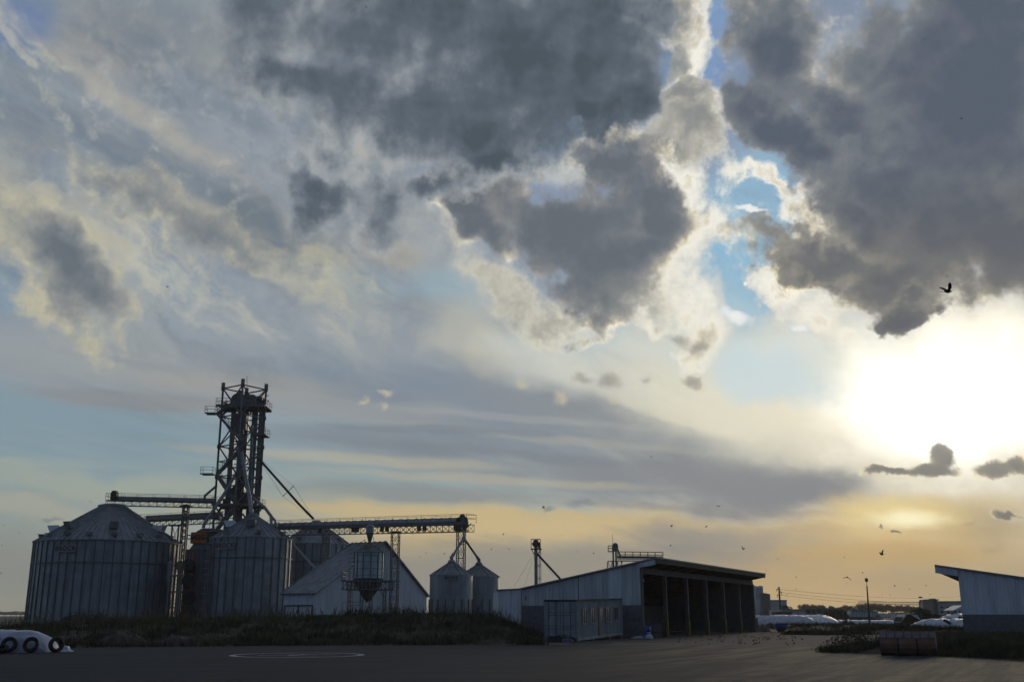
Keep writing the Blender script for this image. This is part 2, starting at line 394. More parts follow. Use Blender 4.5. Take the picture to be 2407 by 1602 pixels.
# below the horizon
C = mixc(ss(EL, .0, -.01), C, lin((92, 90, 84)))
bg = wt.nodes.new('ShaderNodeBackground'); bg.inputs['Strength'].default_value = WS
wt.links.new(vmath('SCALE', C, 1.0/WS), bg.inputs['Color'])
wo = wt.nodes.new('ShaderNodeOutputWorld'); wt.links.new(bg.outputs[0], wo.inputs[0])
world.cycles.sampling_method = 'MANUAL'; world.cycles.sample_map_resolution = 512

# ================================================================== helpers for geometry
V = Vector
rnd = random.Random(7)
class MB:
    def __init__(s): s.v = []; s.f = []
    def quad(s, *p):
        n = len(s.v); s.v += [V(q) for q in p]; s.f.append(tuple(range(n, n+len(p)))); return s
    def box(s, c, size, rz=0.0, frame=None):
        c = V(c); hx, hy, hz = size[0]/2, size[1]/2, size[2]/2
        ax = frame or (V((cos(rz), sin(rz), 0)), V((-sin(rz), cos(rz), 0)), V((0, 0, 1)))
        n = len(s.v)
        for i in (-1, 1):
            for j in (-1, 1):
                for k in (-1, 1): s.v.append(c + ax[0]*hx*i + ax[1]*hy*j + ax[2]*hz*k)
        for f in ((0,1,3,2),(4,6,7,5),(0,4,5,1),(2,3,7,6),(0,2,6,4),(1,5,7,3)): s.f.append(tuple(n+a for a in f))
        return s
    def bar(s, p, q, w=.1, h=None):
        p, q = V(p), V(q); d = q-p; L = d.length
        if L < 1e-5: return s
        d /= L; up = V((0, 0, 1)) if abs(d.z) < .97 else V((0, 1, 0))
        a = d.cross(up).normalized(); b = a.cross(d)
        return s.box((p+q)/2, (L, w, h or w), frame=(d, a, b))
    def tube(s, p, q, r, n=10, r2=None, cap=True):
        p, q = V(p), V(q); d = (q-p).normalized(); r2 = r if r2 is None else r2
        up = V((0, 0, 1)) if abs(d.z) < .97 else V((0, 1, 0))
        a = d.cross(up).normalized(); b = a.cross(d); m = len(s.v)
        for c, rr in ((p, r), (q, r2)):
            for i in range(n):
                t = 2*pi*i/n; s.v.append(c + a*rr*cos(t) + b*rr*sin(t))
        for i in range(n):
            j = (i+1) % n; s.f.append((m+i, m+j, m+n+j, m+n+i))
        if cap: s.f.append(tuple(m+i for i in range(n))[::-1]); s.f.append(tuple(m+n+i for i in range(n)))
        return s
    def path(s, pts, r, n=8):
        for a, b in zip(pts, pts[1:]): s.tube(a, b, r, n)
        return s
    def lathe(s, c, prof, n=32, cap=False):
        c = V(c); m = len(s.v)
        for r, z in prof:
            for i in range(n):
                t = 2*pi*i/n; s.v.append(c + V((r*cos(t), r*sin(t), z)))
        for k in range(len(prof)-1):
            for i in range(n):
                j = (i+1) % n; s.f.append((m+k*n+i, m+k*n+j, m+(k+1)*n+j, m+(k+1)*n+i))
        if cap:
            s.f.append(tuple(m+i for i in range(n))[::-1]); s.f.append(tuple(m+(len(prof)-1)*n+i for i in range(n)))
        return s
    def prism(s, pts, ext):
        "polygon extruded by a vector"
        e = V(ext); n = len(s.v); k = len(pts)
        s.v += [V(p) for p in pts] + [V(p)+e for p in pts]
        s.f.append(tuple(range(n, n+k))[::-1]); s.f.append(tuple(range(n+k, n+2*k)))
        for i in range(k):
            j = (i+1) % k; s.f.append((n+i, n+j, n+k+j, n+k+i))
        return s
    def build(s, name, m, parent=None, smooth=False, m2=None, nf1=None):
        me = bpy.data.meshes.new(name); off = parent_world(parent)
        me.from_pydata([tuple(q-off) for q in s.v], [], s.f)
        bm = bmesh.new(); bm.from_mesh(me); bmesh.ops.recalc_face_normals(bm, faces=bm.faces); bm.to_mesh(me); bm.free()
        me.materials.append(m)
        if m2:
            me.materials.append(m2)
            me.polygons.foreach_set('material_index', [0 if i < nf1 else 1 for i in range(len(me.polygons))])
        if smooth:
            me.polygons.foreach_set('use_smooth', [True]*len(me.polygons))
            try: me.set_sharp_from_angle(angle=radians(38))
            except Exception: pass
        o = bpy.data.objects.new(name, me); COL.objects.link(o)
        if parent: o.parent = parent
        return o
WPOS = {}
def parent_world(p):
    r = V((0, 0, 0))
    while p: r = r + p.location; p = p.parent
    return r
def thing(name, label, cat, loc=(0, 0, 0), group=None):
    o = bpy.data.objects.new(name, None); COL.objects.link(o); o.location = loc; o.empty_display_size = .3
    o['label'] = label; o['category'] = cat
    if group: o['group'] = group
    return o
def tag(o, label, cat, group=None):
    o['label'] = label; o['category'] = cat
    if group: o['group'] = group
    return o
def struct(name, mb, m, **k):
    o = mb.build(name, m, **k); o['kind'] = 'structure'; return o

# ------------------------------------------------------------------ materials
def material(name, col, rough=.6, metal=0.0, var=.15, vscale=2.0, stretch=(1, 1, 1), bump=0.0, bscale=20.0, col2=None, wave=None, spec=None, panels=None, streak_dirt=0.0, gen=False):
    m = bpy.data.materials.new(name); m.use_nodes = True; nt = m.node_tree; N = nt.nodes; L = nt.links
    b = N['Principled BSDF']; b.inputs['Roughness'].default_value = rough; b.inputs['Metallic'].default_value = metal
    if spec is not None: b.inputs['Specular IOR Level'].default_value = spec
    t = N.new('ShaderNodeTexCoord'); mp = N.new('ShaderNodeMapping'); mp.inputs['Scale'].default_value = stretch
    L.new(t.outputs['Object'], mp.inputs['Vector'])
    no = N.new('ShaderNodeTexNoise'); no.inputs['Scale'].default_value = vscale; no.inputs['Detail'].default_value = 6
    no.inputs['Roughness'].default_value = .6; L.new(mp.outputs[0], no.inputs['Vector'])
    r = N.new('ShaderNodeValToRGB'); L.new(no.outputs[0], r.inputs[0])
    c1 = [max(0, c*(1-var)) for c in col]; c2 = list(col2) if col2 else [min(1, c*(1+var)) for c in col]
    r.color_ramp.elements[0].position = .34; r.color_ramp.elements[0].color = (*c1, 1)
    r.color_ramp.elements[1].position = .66; r.color_ramp.elements[1].color = (*c2, 1)
    out = r.outputs[0]
    def mul(colsock, facsock):
        n = N.new('ShaderNodeMix'); n.data_type = 'RGBA'; n.blend_type = 'MULTIPLY'; n.inputs[0].default_value = 1
        L.new(colsock, n.inputs[6]); L.new(facsock, n.inputs[7]); return n.outputs[2]
    def mrange(sock, a, bb, lo, hi):
        n = N.new('ShaderNodeMapRange'); n.inputs[1].default_value = a; n.inputs[2].default_value = bb
        n.inputs[3].default_value = lo; n.inputs[4].default_value = hi; L.new(sock, n.inputs[0]); return n.outputs[0]
    if panels:                       # (sheets round the wall, ring height): each sheet weathers a little differently
        sp_ = N.new('ShaderNodeSeparateXYZ'); L.new(t.outputs['Object'], sp_.inputs[0])
        at2 = N.new('ShaderNodeMath'); at2.operation = 'ARCTAN2'; L.new(sp_.outputs[1], at2.inputs[0]); L.new(sp_.outputs[0], at2.inputs[1])
        m1 = N.new('ShaderNodeMath'); m1.operation = 'MULTIPLY'; m1.inputs[1].default_value = panels[0]/(2*pi); L.new(at2.outputs[0], m1.inputs[0])
        f1 = N.new('ShaderNodeMath'); f1.operation = 'FLOOR'; L.new(m1.outputs[0], f1.inputs[0])
        m2 = N.new('ShaderNodeMath'); m2.operation = 'DIVIDE'; m2.inputs[1].default_value = panels[1]; L.new(sp_.outputs[2], m2.inputs[0])
        f2 = N.new('ShaderNodeMath'); f2.operation = 'FLOOR'; L.new(m2.outputs[0], f2.inputs[0])
        cb = N.new('ShaderNodeCombineXYZ'); L.new(f1.outputs[0], cb.inputs[0]); L.new(f2.outputs[0], cb.inputs[1])
        wn = N.new('ShaderNodeTexWhiteNoise'); L.new(cb.outputs[0], wn.inputs[0])
        out = mul(out, mrange(wn.outputs[0], 0, 1, .90, 1.10))
        fr = N.new('ShaderNodeMath'); fr.operation = 'FRACT'; L.new(m2.outputs[0], fr.inputs[0])
        out = mul(out, mrange(fr.outputs[0], 0, .07, .8, 1.0))
    if streak_dirt:
        mp2 = N.new('ShaderNodeMapping'); mp2.inputs['Scale'].default_value = (1.6, 1.6, .12); L.new(t.outputs['Object'], mp2.inputs[0])
        n2 = N.new('ShaderNodeTexNoise'); n2.inputs['Scale'].default_value = 1.2; n2.inputs['Detail'].default_value = 5; L.new(mp2.outputs[0], n2.inputs[0])
        out = mul(out, mrange(n2.outputs[0], .4, .62, 1-streak_dirt, 1.0))
    L.new(out, b.inputs['Base Color'])
    hs = None
    if bump:
        nb = N.new('ShaderNodeTexNoise'); nb.inputs['Scale'].default_value = bscale; nb.inputs['Detail'].default_value = 4
        L.new(t.outputs['Object'], nb.inputs['Vector']); hs = nb.outputs[0]; st = bump
    if wave:                         # (axis, pitch m, strength)
        wv = N.new('ShaderNodeTexWave'); wv.wave_type = 'BANDS'; wv.bands_direction = wave[0]
        wv.inputs['Scale'].default_value = 2*pi/20/wave[1]*1.0; wv.inputs['Distortion'].default_value = 0
        L.new(t.outputs['Object'], wv.inputs['Vector']); hs = wv.outputs[1]; st = wave[2]
    if hs is not None:
        bp = N.new('ShaderNodeBump'); bp.inputs['Strength'].default_value = st; bp.inputs['Distance'].default_value = .03
        L.new(hs, bp.inputs['Height']); L.new(bp.outputs[0], b.inputs['Normal'])
    return m
M = {}
M['galv'] = material('galvanised wall', (.34, .38, .42), .40, .45, .14, .6, (1, 1, .35), panels=(26, .85), wave=('Z', .10, .5), streak_dirt=.25)
M['rib'] = material('stiffener steel', (.15, .165, .18), .55, .4, .2, 2)
M['tube'] = material('elevator casing', (.20, .21, .23), .45, .4, .2, 1)
M['galv_small'] = material('galvanised sheet', (.34, .38, .41), .42, .45, .12, 1.5, (1, 1, .4), wave=('Z', .10, .4), streak_dirt=.2)
M['roof'] = material('galvanised roof', (.27, .30, .32), .5, .35, .2, .8, streak_dirt=.15)
M['steel'] = material('dark galvanised steel', (.16, .17, .185), .55, .4, .2, 3)
M['pipe'] = material('painted pipe', (.30, .32, .34), .5, .3, .15, 2)
M['dsteel'] = material('black steel', (.05, .052, .055), .6, .3, .2, 3)
M['white_sheet'] = material('white ribbed sheet', (.70, .77, .84), .5, 0, .08, 1.0, (1, 1, .3), streak_dirt=.18)
M['grey_sheet'] = material('grey ribbed sheet', (.68, .76, .80), .5, .1, .10, .8, (1, 1, .3), streak_dirt=.28)
M['dark_roof'] = material('weathered roof sheet', (.20, .20, .20), .6, .2, .2, .8)
M['block'] = material('concrete block', (.16, .165, .18), .9, 0, .18, 3.0, bump=.3, bscale=6)
M['block2'] = material('pale block', (.40, .38, .34), .9, 0, .15, 3.0, bump=.3, bscale=6)
M['conc'] = material('concrete', (.19, .175, .155), .9, 0, .15, 2.0)
M['yellow'] = material('yellow paint', (.42, .30, .05), .6, 0, .2, 6)
M['orange'] = material('orange paint', (.62, .17, .02), .5, 0, .15, 2)
M['letter'] = material('dark lettering', (.03, .03, .035), .6, 0, .1, 2)
M['sign'] = material('white sign', (.30, .31, .32), .6, 0, .06, 2)
M['plastic'] = material('white silage plastic', (.60, .66, .76), .40, 0, .10, 1.2, bump=.7, bscale=3.0, streak_dirt=.2)
M['plastic_print'] = material('printed silage plastic', (.56, .62, .74), .42, 0, .06, 2.6, (1, 1, 1), col2=(.52, .50, .60), bump=.8, bscale=3.2, streak_dirt=.22)
M['redmark'] = material('faded red print', (.45, .30, .34), .5, 0, .4, 8)
M['rubber'] = material('tyre rubber', (.018, .018, .02), .75, 0, .3, 8)
M['dirt'] = material('dirt', (.09, .075, .06), .95, 0, .45, 2.5, bump=1.0, bscale=6)
M['brown'] = material('brown panel', (.12, .09, .06), .8, 0, .25, 2)
M['contain'] = material('container paint', (.38, .44, .48), .55, .1, .14, 1.4, streak_dirt=.25)
M['contain2'] = material('container side paint', (.36, .38, .38), .6, .05, .16, 1.4, streak_dirt=.3)
M['trim'] = material('pale trim', (.20, .19, .17), .6, 0, .1, 2)
M['glass'] = material('dark window', (.015, .017, .02), .15, 0, .1, 1)
M['blue'] = material('blue paint', (.03, .08, .34), .45, 0, .15, 4)
M['rust'] = material('worn orange steel', (.34, .135, .045), .65, .1, .4, 2.2, col2=(.19, .15, .12))
M['bucket'] = material('worn bucket steel', (.16, .14, .13), .55, .4, .25, 3)
M['leafd'] = material('dark foliage', (.028, .038, .018), .8, 0, .45, 1.2, col2=(.06, .072, .03))
M['leafb'] = material('bush foliage', (.035, .045, .024), .8, 0, .45, 1.5, col2=(.085, .088, .045))
M['bark'] = material('bark', (.06, .05, .04), .9, 0, .2, 4)
M['grass'] = material('weedy grass', (.045, .047, .018), .85, 0, .4, .45, col2=(.13, .115, .055))
M['drygrass'] = material('dry weeds', (.10, .085, .05), .85, 0, .35, .9, col2=(.19, .16, .10))
M['feather'] = material('dark feathers', (.025, .022, .02), .8, 0, .2, 20)
M['facade'] = material('pale factory cladding', (.68, .75, .82), .6, 0, .06, .2, streak_dirt=.1)
M['facade2'] = material('pale wall', (.56, .55, .54), .8, 0, .08, .3)
M['whiteroof'] = material('white roofing', (.72, .74, .76), .5, 0, .05, .3)
M['tarp'] = material('pale tarpaulin', (.55, .60, .64), .5, 0, .1, 2)
M['shiny'] = material('bright vent metal', (.75, .80, .82), .25, .8, .05, 2)

# ------------------------------------------------------------------ ground
def gmat(name, a, b, scale, stretch, rough=.9, bump=.25, spots=None, spec=.3, streaks=None):
    m = bpy.data.materials.new(name); m.use_nodes = True; nt = m.node_tree; N = nt.nodes; L = nt.links
    p = N['Principled BSDF']; p.inputs['Roughness'].default_value = rough; p.inputs['Specular IOR Level'].default_value = spec
    g = N.new('ShaderNodeNewGeometry'); mp = N.new('ShaderNodeMapping'); mp.inputs['Scale'].default_value = stretch
    L.new(g.outputs['Position'], mp.inputs['Vector'])
    n1 = N.new('ShaderNodeTexNoise'); n1.inputs['Scale'].default_value = scale; n1.inputs['Detail'].default_value = 8; n1.inputs['Roughness'].default_value = .62
    L.new(mp.outputs[0], n1.inputs['Vector'])
    r = N.new('ShaderNodeValToRGB'); r.color_ramp.elements[0].position = .36; r.color_ramp.elements[0].color = (*a, 1)
    r.color_ramp.elements[1].position = .66; r.color_ramp.elements[1].color = (*b, 1); L.new(n1.outputs[0], r.inputs[0]); out = r.outputs[0]
    fine = N.new('ShaderNodeTexNoise'); fine.inputs['Scale'].default_value = 9.0; fine.inputs['Detail'].default_value = 6; L.new(g.outputs['Position'], fine.inputs['Vector'])
    mr = N.new('ShaderNodeMapRange'); mr.inputs[1].default_value = .3; mr.inputs[2].default_value = .7; mr.inputs[3].default_value = .8; mr.inputs[4].default_value = 1.2; L.new(fine.outputs[0], mr.inputs[0])
    mx = N.new('ShaderNodeMix'); mx.data_type = 'RGBA'; mx.blend_type = 'MULTIPLY'; mx.inputs[0].default_value = 1; L.new(out, mx.inputs[6]); L.new(mr.outputs[0], mx.inputs[7]); out = mx.outputs[2]
    if streaks:                      # tone in long bands, the warm ones painting sun glint on the asphalt: (angle, scale across, scale along, colour, threshold)
        for (ang, sa_, sl, col, th, amt, *only) in streaks:
            m2 = N.new('ShaderNodeMapping'); m2.vector_type = 'TEXTURE'; m2.inputs['Rotation'].default_value = (0, 0, ang); m2.inputs['Scale'].default_value = (1/sa_, 1/sl, 1)
            L.new(g.outputs['Position'], m2.inputs['Vector'])
            n2 = N.new('ShaderNodeTexNoise'); n2.inputs['Scale'].default_value = 1; n2.inputs['Detail'].default_value = 5; n2.inputs['Roughness'].default_value = .6; L.new(m2.outputs[0], n2.inputs['Vector'])
            q = N.new('ShaderNodeMapRange'); q.inputs[1].default_value = th; q.inputs[2].default_value = th+.14; q.inputs[3].default_value = 0; q.inputs[4].default_value = amt; L.new(n2.outputs[0], q.inputs[0])
            fac = q.outputs[0]
            if only:                 # painted sun glint is kept to the right-hand side of the yard
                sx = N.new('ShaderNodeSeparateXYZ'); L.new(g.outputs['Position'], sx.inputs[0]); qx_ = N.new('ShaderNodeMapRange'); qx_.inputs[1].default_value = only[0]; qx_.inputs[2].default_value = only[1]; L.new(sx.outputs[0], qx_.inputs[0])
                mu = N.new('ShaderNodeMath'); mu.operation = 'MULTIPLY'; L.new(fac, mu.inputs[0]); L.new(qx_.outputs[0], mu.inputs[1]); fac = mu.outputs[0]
            mm = N.new('ShaderNodeMix'); mm.data_type = 'RGBA'; L.new(fac, mm.inputs[0]); L.new(out, mm.inputs[6]); mm.inputs[7].default_value = (*col, 1); out = mm.outputs[2]
    L.new(out, p.inputs['Base Color'])
    bp = N.new('ShaderNodeBump'); bp.inputs['Strength'].default_value = bump; bp.inputs['Distance'].default_value = .02
    L.new(fine.outputs[0], bp.inputs['Height']); L.new(bp.outputs[0], p.inputs['Normal'])
    return m
M['field'] = gmat('field soil and grass', (.035, .042, .018), (.075, .075, .035), .03, (1, 1, 1))
M['asphalt'] = gmat('worn asphalt', (.022, .028, .037), (.034, .041, .050), .35, (.35, 1, 1), .85, .5, spec=.12,
                    streaks=[(radians(-30), 1.2, .08, (.022, .024, .027), .50, .8), (radians(-27), 1.0, .07, (.22, .17, .10), .44, .95, 2.0, 9.0), (radians(-33), 2.0, .12, (.075, .068, .055), .52, .7, -6.0, 5.0), (radians(-80), .5, .05, (.016, .019, .024), .52, .85), (radians(-84), 3.2, .05, (.012, .014, .017), .60, .9), (radians(-25), 2.2, .10, (.014, .016, .02), .58, .8), (0, 1.6, 1.6, (.055, .056, .058), .60, .5)])  # warm masked bands are sun streaks painted into the asphalt colour
M['yard'] = gmat('packed earth yard', (.095, .083, .068), (.15, .13, .10), .25, (.5, 1, 1), .95, .5,
                 streaks=[(radians(-75), .5, .08, (.08, .07, .058), .55, .7)])
M['bank'] = gmat('bank soil', (.035, .032, .017), (.065, .055, .03), .5, (1, 1, 1))
M['field_green'] = gmat('green crop', (.018, .04, .012), (.03, .055, .018), .1, (1, 1, 1))

g = MB(); g.quad((-4000, -400, -.03), (4000, -400, -.03), (4000, 6000, -.03), (-4000, 6000, -.03)); struct('ground', g, M['field'])
g = MB(); g.quad((-1500, 200, -.022), (-45, 200, -.022), (-45, 1500, -.022), (-1500, 1500, -.022)); struct('crop_field', g, M['field_green'])
EDGE = [(-60, 58), (-24.0, 57.5), (-13.5, 61.5), (0, 63.5), (10, 63.5), (17.5, 58.5), (20, 52.5), (28, 43.0), (45, 36)]
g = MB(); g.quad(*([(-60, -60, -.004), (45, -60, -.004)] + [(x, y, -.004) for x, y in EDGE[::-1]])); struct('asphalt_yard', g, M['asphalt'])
g = MB(); g.quad((2, 62, -.012), (60, 34, -.012), (75, 60, -.012), (60, 128, -.012), (24, 132, -.012), (2, 100, -.012)); struct('earth_yard', g, M['yard'])

def interp(tab, x):
    if x <= tab[0][0]: return tab[0][1]
    for (a, b), (c, d) in zip(tab, tab[1:]):
        if x <= c: return b + (d-b)*(x-a)/(c-a)
    return tab[-1][1]
def sstep(a, b, x):
    t = max(0, min(1, (x-a)/(b-a))); return t*t*(3-2*t)
def edge_y(x): return interp(EDGE, x)
HB = [(-70, .1), (-40, .1), (-36.5, .3), (-34, .6), (-32, .95), (-30, 1.1), (-26, 1.2), (-22, 1.3), (-16, 1.32), (-12, 1.5), (-4, 1.58), (-1.5, 1.4), (0, .95), (1.2, .4), (2.2, .0), (6, 0)]
def bank_z(x, y):
    y0 = edge_y(x) + .4
    h = interp(HB, x) + .12*mnoise.noise(V((x*.35, y*.2, 3))) + .06*mnoise.noise(V((x*1.3, y*.8, 5)))
    p = sstep(y0, y0+15, y)*.75 + sstep(y0, y0+5, y)*.25
    return max(-.02, h*p*(1-sstep(92, 104, y)) - .015)
g = MB(); nx, ny = 220, 70
for j in range(ny+1):
    for i in range(nx+1):
        x = -70 + 76*i/nx; y = 55 + 51*j/ny
        g.v.append(V((x, y, bank_z(x, y) if y > edge_y(x)+.2 else -.02)))
for j in range(ny):
    for i in range(nx):
        a = j*(nx+1)+i; g.f.append((a, a+1, a+nx+2, a+nx+1))
struct('grass_bank', g, M['bank'], smooth=True)

def blades(name, label_kind, pts, m, h=(.25, .6), w=.05, n_per=4, lean=.35):
    g = MB()
    for (x, y, z, s) in pts:
        for k in range(n_per):
            a = rnd.random()*2*pi; hh = rnd.uniform(*h)*s; r = rnd.random()*.18*s
            bx, by = x + r*cos(a), y + r*sin(a); b = rnd.random()*2*pi
            lx, ly = cos(b)*hh*lean*rnd.random(), sin(b)*hh*lean*rnd.random()
            n = len(g.v); ww = w*s*.5
            g.v += [V((bx-ww*cos(a), by-ww*sin(a), z-.03)), V((bx+ww*cos(a), by+ww*sin(a), z-.03)),
                    V((bx+lx*.5+ww*.7*cos(a), by+ly*.5+ww*.7*sin(a), z+hh*.6)), V((bx+lx, by+ly, z+hh))]
            g.f += [(n, n+1, n+2), (n, n+2, n+3)]
    me = bpy.data.meshes.new(name); me.from_pydata([tuple(q) for q in g.v], [], g.f); me.materials.append(m)
    o = bpy.data.objects.new(name, me); COL.objects.link(o); o['kind'] = 'stuff'
    o['label'] = label_kind; o['category'] = 'grass'
    return o
P = []
for k in range(15000):
    x = rnd.uniform(-46, 2.0); y = edge_y(x) + .7 + 34*rnd.random()**1.5
    if y > 95: continue
    c = mnoise.noise(V((x*.5, y*.35, 9)))
    if c < -.25 and rnd.random() < .7: continue
    P.append((x, y, bank_z(x, y), .75 + .7*max(0, c) + .25*rnd.random()))
blades('grass', 'dark weedy grass covering the bank before the silos', P, M['grass'], h=(.18, .42))
P = []
for k in range(2600):
    x = rnd.uniform(-42, 1.5); y = edge_y(x) + 9 + 18*rnd.random()
    c = mnoise.noise(V((x*.3, y*.2, 29)))
    if c > 0: P.append((x, y, bank_z(x, y), 1.0 + .5*rnd.random()))
blades('tall_weeds', 'pale tall weeds along the top of the bank', P, M['drygrass'], h=(.3, .85), w=.03, n_per=3, lean=.5)

# leafy clumps
def leaves(g, c, rx, ry, rz, n, size, shell=.55, flat=0.0, rg=rnd):
    c = V(c)
    for k in range(n):
        while True:
            q = V((rg.uniform(-1, 1), rg.uniform(-1, 1), rg.uniform(-1, 1)))
            if q.length <= 1 and q.length > shell*rg.random(): break
        lump = 1 + .28*mnoise.noise(q*2.1 + c*.37)
        p = c + V((q.x*rx, q.y*ry, q.z*rz))*lump
        a = V((rg.gauss(0, 1), rg.gauss(0, 1), rg.gauss(0, 1)*(1-flat))).normalized(); b = a.orthogonal().normalized()
        b = (Matrix.Rotation(rg.random()*6.28, 3, a) @ b); s = size*rg.uniform(.6, 1.3); d = a.cross(b)
        n0 = len(g.v); g.v += [p - b*s, p + d*s*.45, p + b*s, p - d*s*.45]; g.f.append((n0, n0+1, n0+2, n0+3))
def mesh_raw(name, g, m, parent=None):
    off = parent_world(parent); me = bpy.data.meshes.new(name); me.from_pydata([tuple(q-off) for q in g.v], [], g.f); me.materials.append(m)
    o = bpy.data.objects.new(name, me); COL.objects.link(o); o.parent = parent
    return o
def bush(name, label, cat, loc, clumps, n, size, m=None, group=None):
    t = thing(name, label, cat, loc, group); g = MB(); L0 = V(loc)
    for (cx, cy, cz, rx, ry, rz) in clumps: leaves(g, L0+V((cx, cy, cz)), rx, ry, rz, int(n*rx*rz), size)
    mesh_raw('foliage', g, m or M['leafb'], t)
    s = MB()
    for k in range(5):
        c = clumps[k % len(clumps)]
        s.tube(L0+V((c[0]*.3, c[1]*.3, -.05)), L0+V((c[0], c[1], c[2]*.9)), .03, 5, .01)
    s.build('stem', M['bark'], t); return t
for (px, py, D, w, h, lab) in [(182, 1447, 74, 1.0, .5, 'round dark bush on the bank before the left end of the big silo'),
                               (232, 1450, 78, .9, .45, 'low dark bush on the bank before the middle of the big silo'),
                               (288, 1450, 80, 1.7, .32, 'wide low dark bush on the bank right of the round bush'),
                               (840, 1441, 76, .9, .4, 'dark bush on the bank below the raised hopper bin'),
                               (950, 1433, 76, 1.3, .42, 'dark bush on the bank below the steel lattice tower'),
                               (1140, 1438, 76, 1.2, .35, 'dark bush on the bank before the pair of small silos'),
                               (1253, 1450, 72, .6, .45, 'small dark bush beside the left end of the office container')]:
    p = at(px, py, D); p.z = bank_z(p.x, p.y) + h*.3
    bush('shrub', lab, 'shrub', p, [(0, 0, h*.3, w, w*.7, h), (-w*.6, 0, h*.05, w*.6, w*.5, h*.7), (w*.6, .1, h*.05, w*.6, w*.5, h*.7)], 900, .075)
# dirt mounds at the foot of the bank
def mound(name, label, px0, px1, pyt, pyb, seed, m, cat='mound', D=None):
    D = D or 1.65*2529/(pyb-1446); a = gx(px0, D); b = gx(px1, D); h = max(.15, zz(pyt, D)); g = MB(); n = 40; mm = 16
    cx, r = (a+b)/2, (b-a)/2
    t = V((cx, D, 0))
    for j in range(mm+1):
        for i in range(n+1):
            u = -1+2*i/n; v = -1+2*j/mm; q = max(0, 1-u*u-v*v)
            z = h*(q**.8)*(1+.5*mnoise.noise(V((u*2.4+seed, v*2, seed)))) + .22*h*mnoise.noise(V((u*9, v*5, seed)))+.12*h*mnoise.noise(V((u*21, v*9, seed)))*(q > 0)
            g.v.append(V((cx+u*r, D+1.2+v*max(1.0, r*.6), max(z, 0)-.03)))
    for j in range(mm):
        for i in range(n):
            k = j*(n+1)+i; g.f.append((k, k+1, k+n+2, k+n+1))
    o = g.build(name, m, smooth=True); tag(o, label, cat); return o
mound('dirt_mound', 'bare brown dirt heap at the foot of the bank, the taller of two', 212, 345, 1486, 1516, 1, M['dirt'])
mound('dirt_mound', 'long low dirt heap at the foot of the bank right of the taller heap', 345, 478, 1494, 1515, 5, M['dirt'])
# ================================================================== grain silos
def text_mesh(body, size, m, parent, loc, rot, extrude=.02, bold=.02, sx=1.0, name='lettering'):
    cu = bpy.data.curves.new('t', 'FONT'); cu.body = body; cu.size = size; cu.align_x = 'CENTER'; cu.align_y = 'CENTER'
    cu.extrude = extrude; cu.offset = bold; cu.space_character = 1.12
    o = bpy.data.objects.new('t', cu); COL.objects.link(o); bpy.context.view_layer.update()
    me = bpy.data.meshes.new_from_object(o); bpy.data.objects.remove(o); bpy.data.curves.remove(cu)
    me.materials.clear(); me.materials.append(m)
    for v in me.vertices: v.co.x *= sx
    q = bpy.data.objects.new(name, me); COL.objects.link(q); q.parent = parent
    q.location = V(loc) - parent_world(parent); q.rotation_euler = rot; return q

